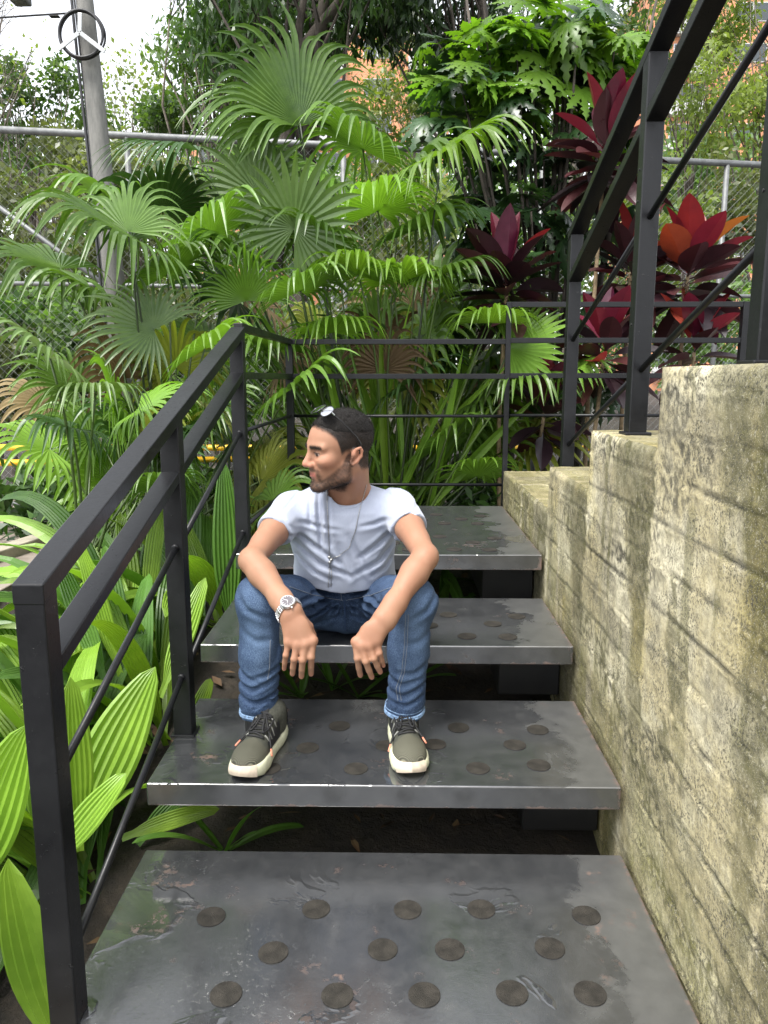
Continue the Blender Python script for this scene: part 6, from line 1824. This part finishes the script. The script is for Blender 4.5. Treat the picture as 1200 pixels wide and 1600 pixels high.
for k in range(12):
    a = k * math.pi / 6; u = ax_ * math.cos(a) + sd_ * math.sin(a)
    MB().bar(p + d * .0068 + u * .0115, p + d * .0068 + u * .0140, .0014, .0006, up=d).build('hour_mark', M_STEEL, watch)
for a, l in ((.6, .008), (2.4, .011)):
    u = ax_ * math.cos(a) + sd_ * math.sin(a)
    MB().bar(p + d * .0072, p + d * .0072 + u * l, .0015, .0006, up=d).build('watch_hand', M_STEEL, watch)
for sg in (-1, 1):
    q, dq = on_wrist(.52 * sg, 0, .004); MB().bar(q - ax_ * .009, q + ax_ * .009, .010, .005, up=dq).build('lug', M_STEEL, watch, bevel=.001, seg=1)
pc = p + ax_ * .0195; MB().tube([pc, pc + ax_ * .004], .003, 8).build('crown', M_STEEL, watch)

# --- thin necklace chain with pendant bead and two tails
bvs = BVHTree.FromPolygons([tuple(v.co) for v in shirt.data.vertices], [tuple(p.vertices) for p in shirt.data.polygons])
def on_shirt(px, py, lift=.002):
    d = ray(px, py).normalized(); h_ = bvs.ray_cast(camp, d); hb = bvb.ray_cast(camp, d)
    c_ = [h for h in (h_, hb) if h[0] is not None]
    if not c_: return None
    h = min(c_, key=lambda q: q[3]); return h[0] + h[1] * lift
M_CHAIN = simple_mat('dull_steel_chain', (.38, .38, .37), .35, .9, var=.3, scale=300)
neck = empty('necklace', Vector(NECK0)); tag(neck, 'thin steel chain necklace with small knot pendant over the t-shirt', 'necklace')
for pl, r_ in (([(572, 757), (567, 778), (561, 800), (555, 830), (545, 856), (530, 868), (516, 873)], .0011), ([(510, 768), (511, 800), (513, 840), (515, 873)], .0012),
               ([(515, 876), (514, 900), (513, 917)], .0013), ([(517, 876), (518, 900), (517, 916)], .0013)):
    pts = [q for q in (on_shirt(*p) for p in dense(pl, 6)) if q is not None]
    if len(pts) > 2: MB().tube(pts, r_, 5).build('chain', M_CHAIN, neck, smooth=True)
for (px, py) in ((514, 871), (517, 875), (515, 878)):
    q = on_shirt(px, py, .004)
    if q: MB().tube([q + Vector((0, 0, -.004)), q + Vector((0, 0, -.002)), q + Vector((0, 0, .002)), q + Vector((0, 0, .004))], [.002, .005, .005, .002], 8).build('pendant', M_CHAIN, neck, smooth=True)

# --- sunglasses pushed up on the head
gl = empty('sunglasses', Vector(HM((.04, 0, .115)))); tag(gl, 'sunglasses with mirrored lenses pushed up on top of the head', 'sunglasses')
M_FRAME = simple_mat('black_frame', (.012, .012, .013), .3)
t = NT('mirror_lens'); c = t.coord()
M_LENS = t.done(t.bsdf(t.ramp(t.noise(c, 60, 2), [(.3, (.62, .63, .66)), (.7, (.80, .80, .82))]), .10, metal=1.0))
def H(p): return Vector(HM(p))
for s_ in (-1, 1):
    cen = np.array((.046, .032 * s_, .1165)); e1 = np.array((.10 * 1, .98 * s_, -.16)); e1 /= np.linalg.norm(e1)
    e2 = np.array((-.80, .02, .45)); e2 -= e1 * (e1 @ e2); e2 /= np.linalg.norm(e2); nn = np.cross(e1, e2) * s_
    rim = []; n = 28
    for k in range(n):
        a = 2 * math.pi * k / n
        u = .0265 * math.copysign(abs(math.cos(a)) ** .8, math.cos(a)); v = .0205 * math.copysign(abs(math.sin(a)) ** .8, math.sin(a)) - .003 * math.cos(a)
        rim.append(cen + e1 * u + e2 * v)
    vs = [H(cen + nn * .0035 * (1 if nn[2] > 0 else -1))] + [H(p) for p in rim]
    MB().add(vs, [(0, 1 + k, 1 + (k + 1) % n) for k in range(n)]).build('lens', M_LENS, gl, smooth=True)
    MB().tube([H(p) for p in rim] + [H(rim[0])], .0013, 6, cap=False).build('rim', M_FRAME, gl, smooth=True)
    hinge = cen + e1 * .0265 + e2 * .006
    arm = [hinge, np.array((.022, .0745 * s_, .090)), np.array((.000, .0785 * s_, .066)), np.array((-.022, .0800 * s_, .042)), np.array((-.034, .0805 * s_, .022)), np.array((-.037, .0800 * s_, .006))]
    sm = []
    for i in range(len(arm) - 1):
        for k in range(4): sm.append(arm[i] + (arm[i + 1] - arm[i]) * k / 4)
    sm.append(arm[-1]); MB().tube([H(p) for p in sm], .0019, 6).build('temple_arm', M_FRAME, gl, smooth=True)
    MB().tube([H(hinge), H(hinge + (arm[1] - hinge) * .3)], .0024, 6).build('hinge', M_STEEL, gl)
MB().tube([H((.052, .008, .1195)), H((.054, 0, .1215)), H((.052, -.008, .1195))], .0016, 6).build('bridge', M_FRAME, gl, smooth=True)
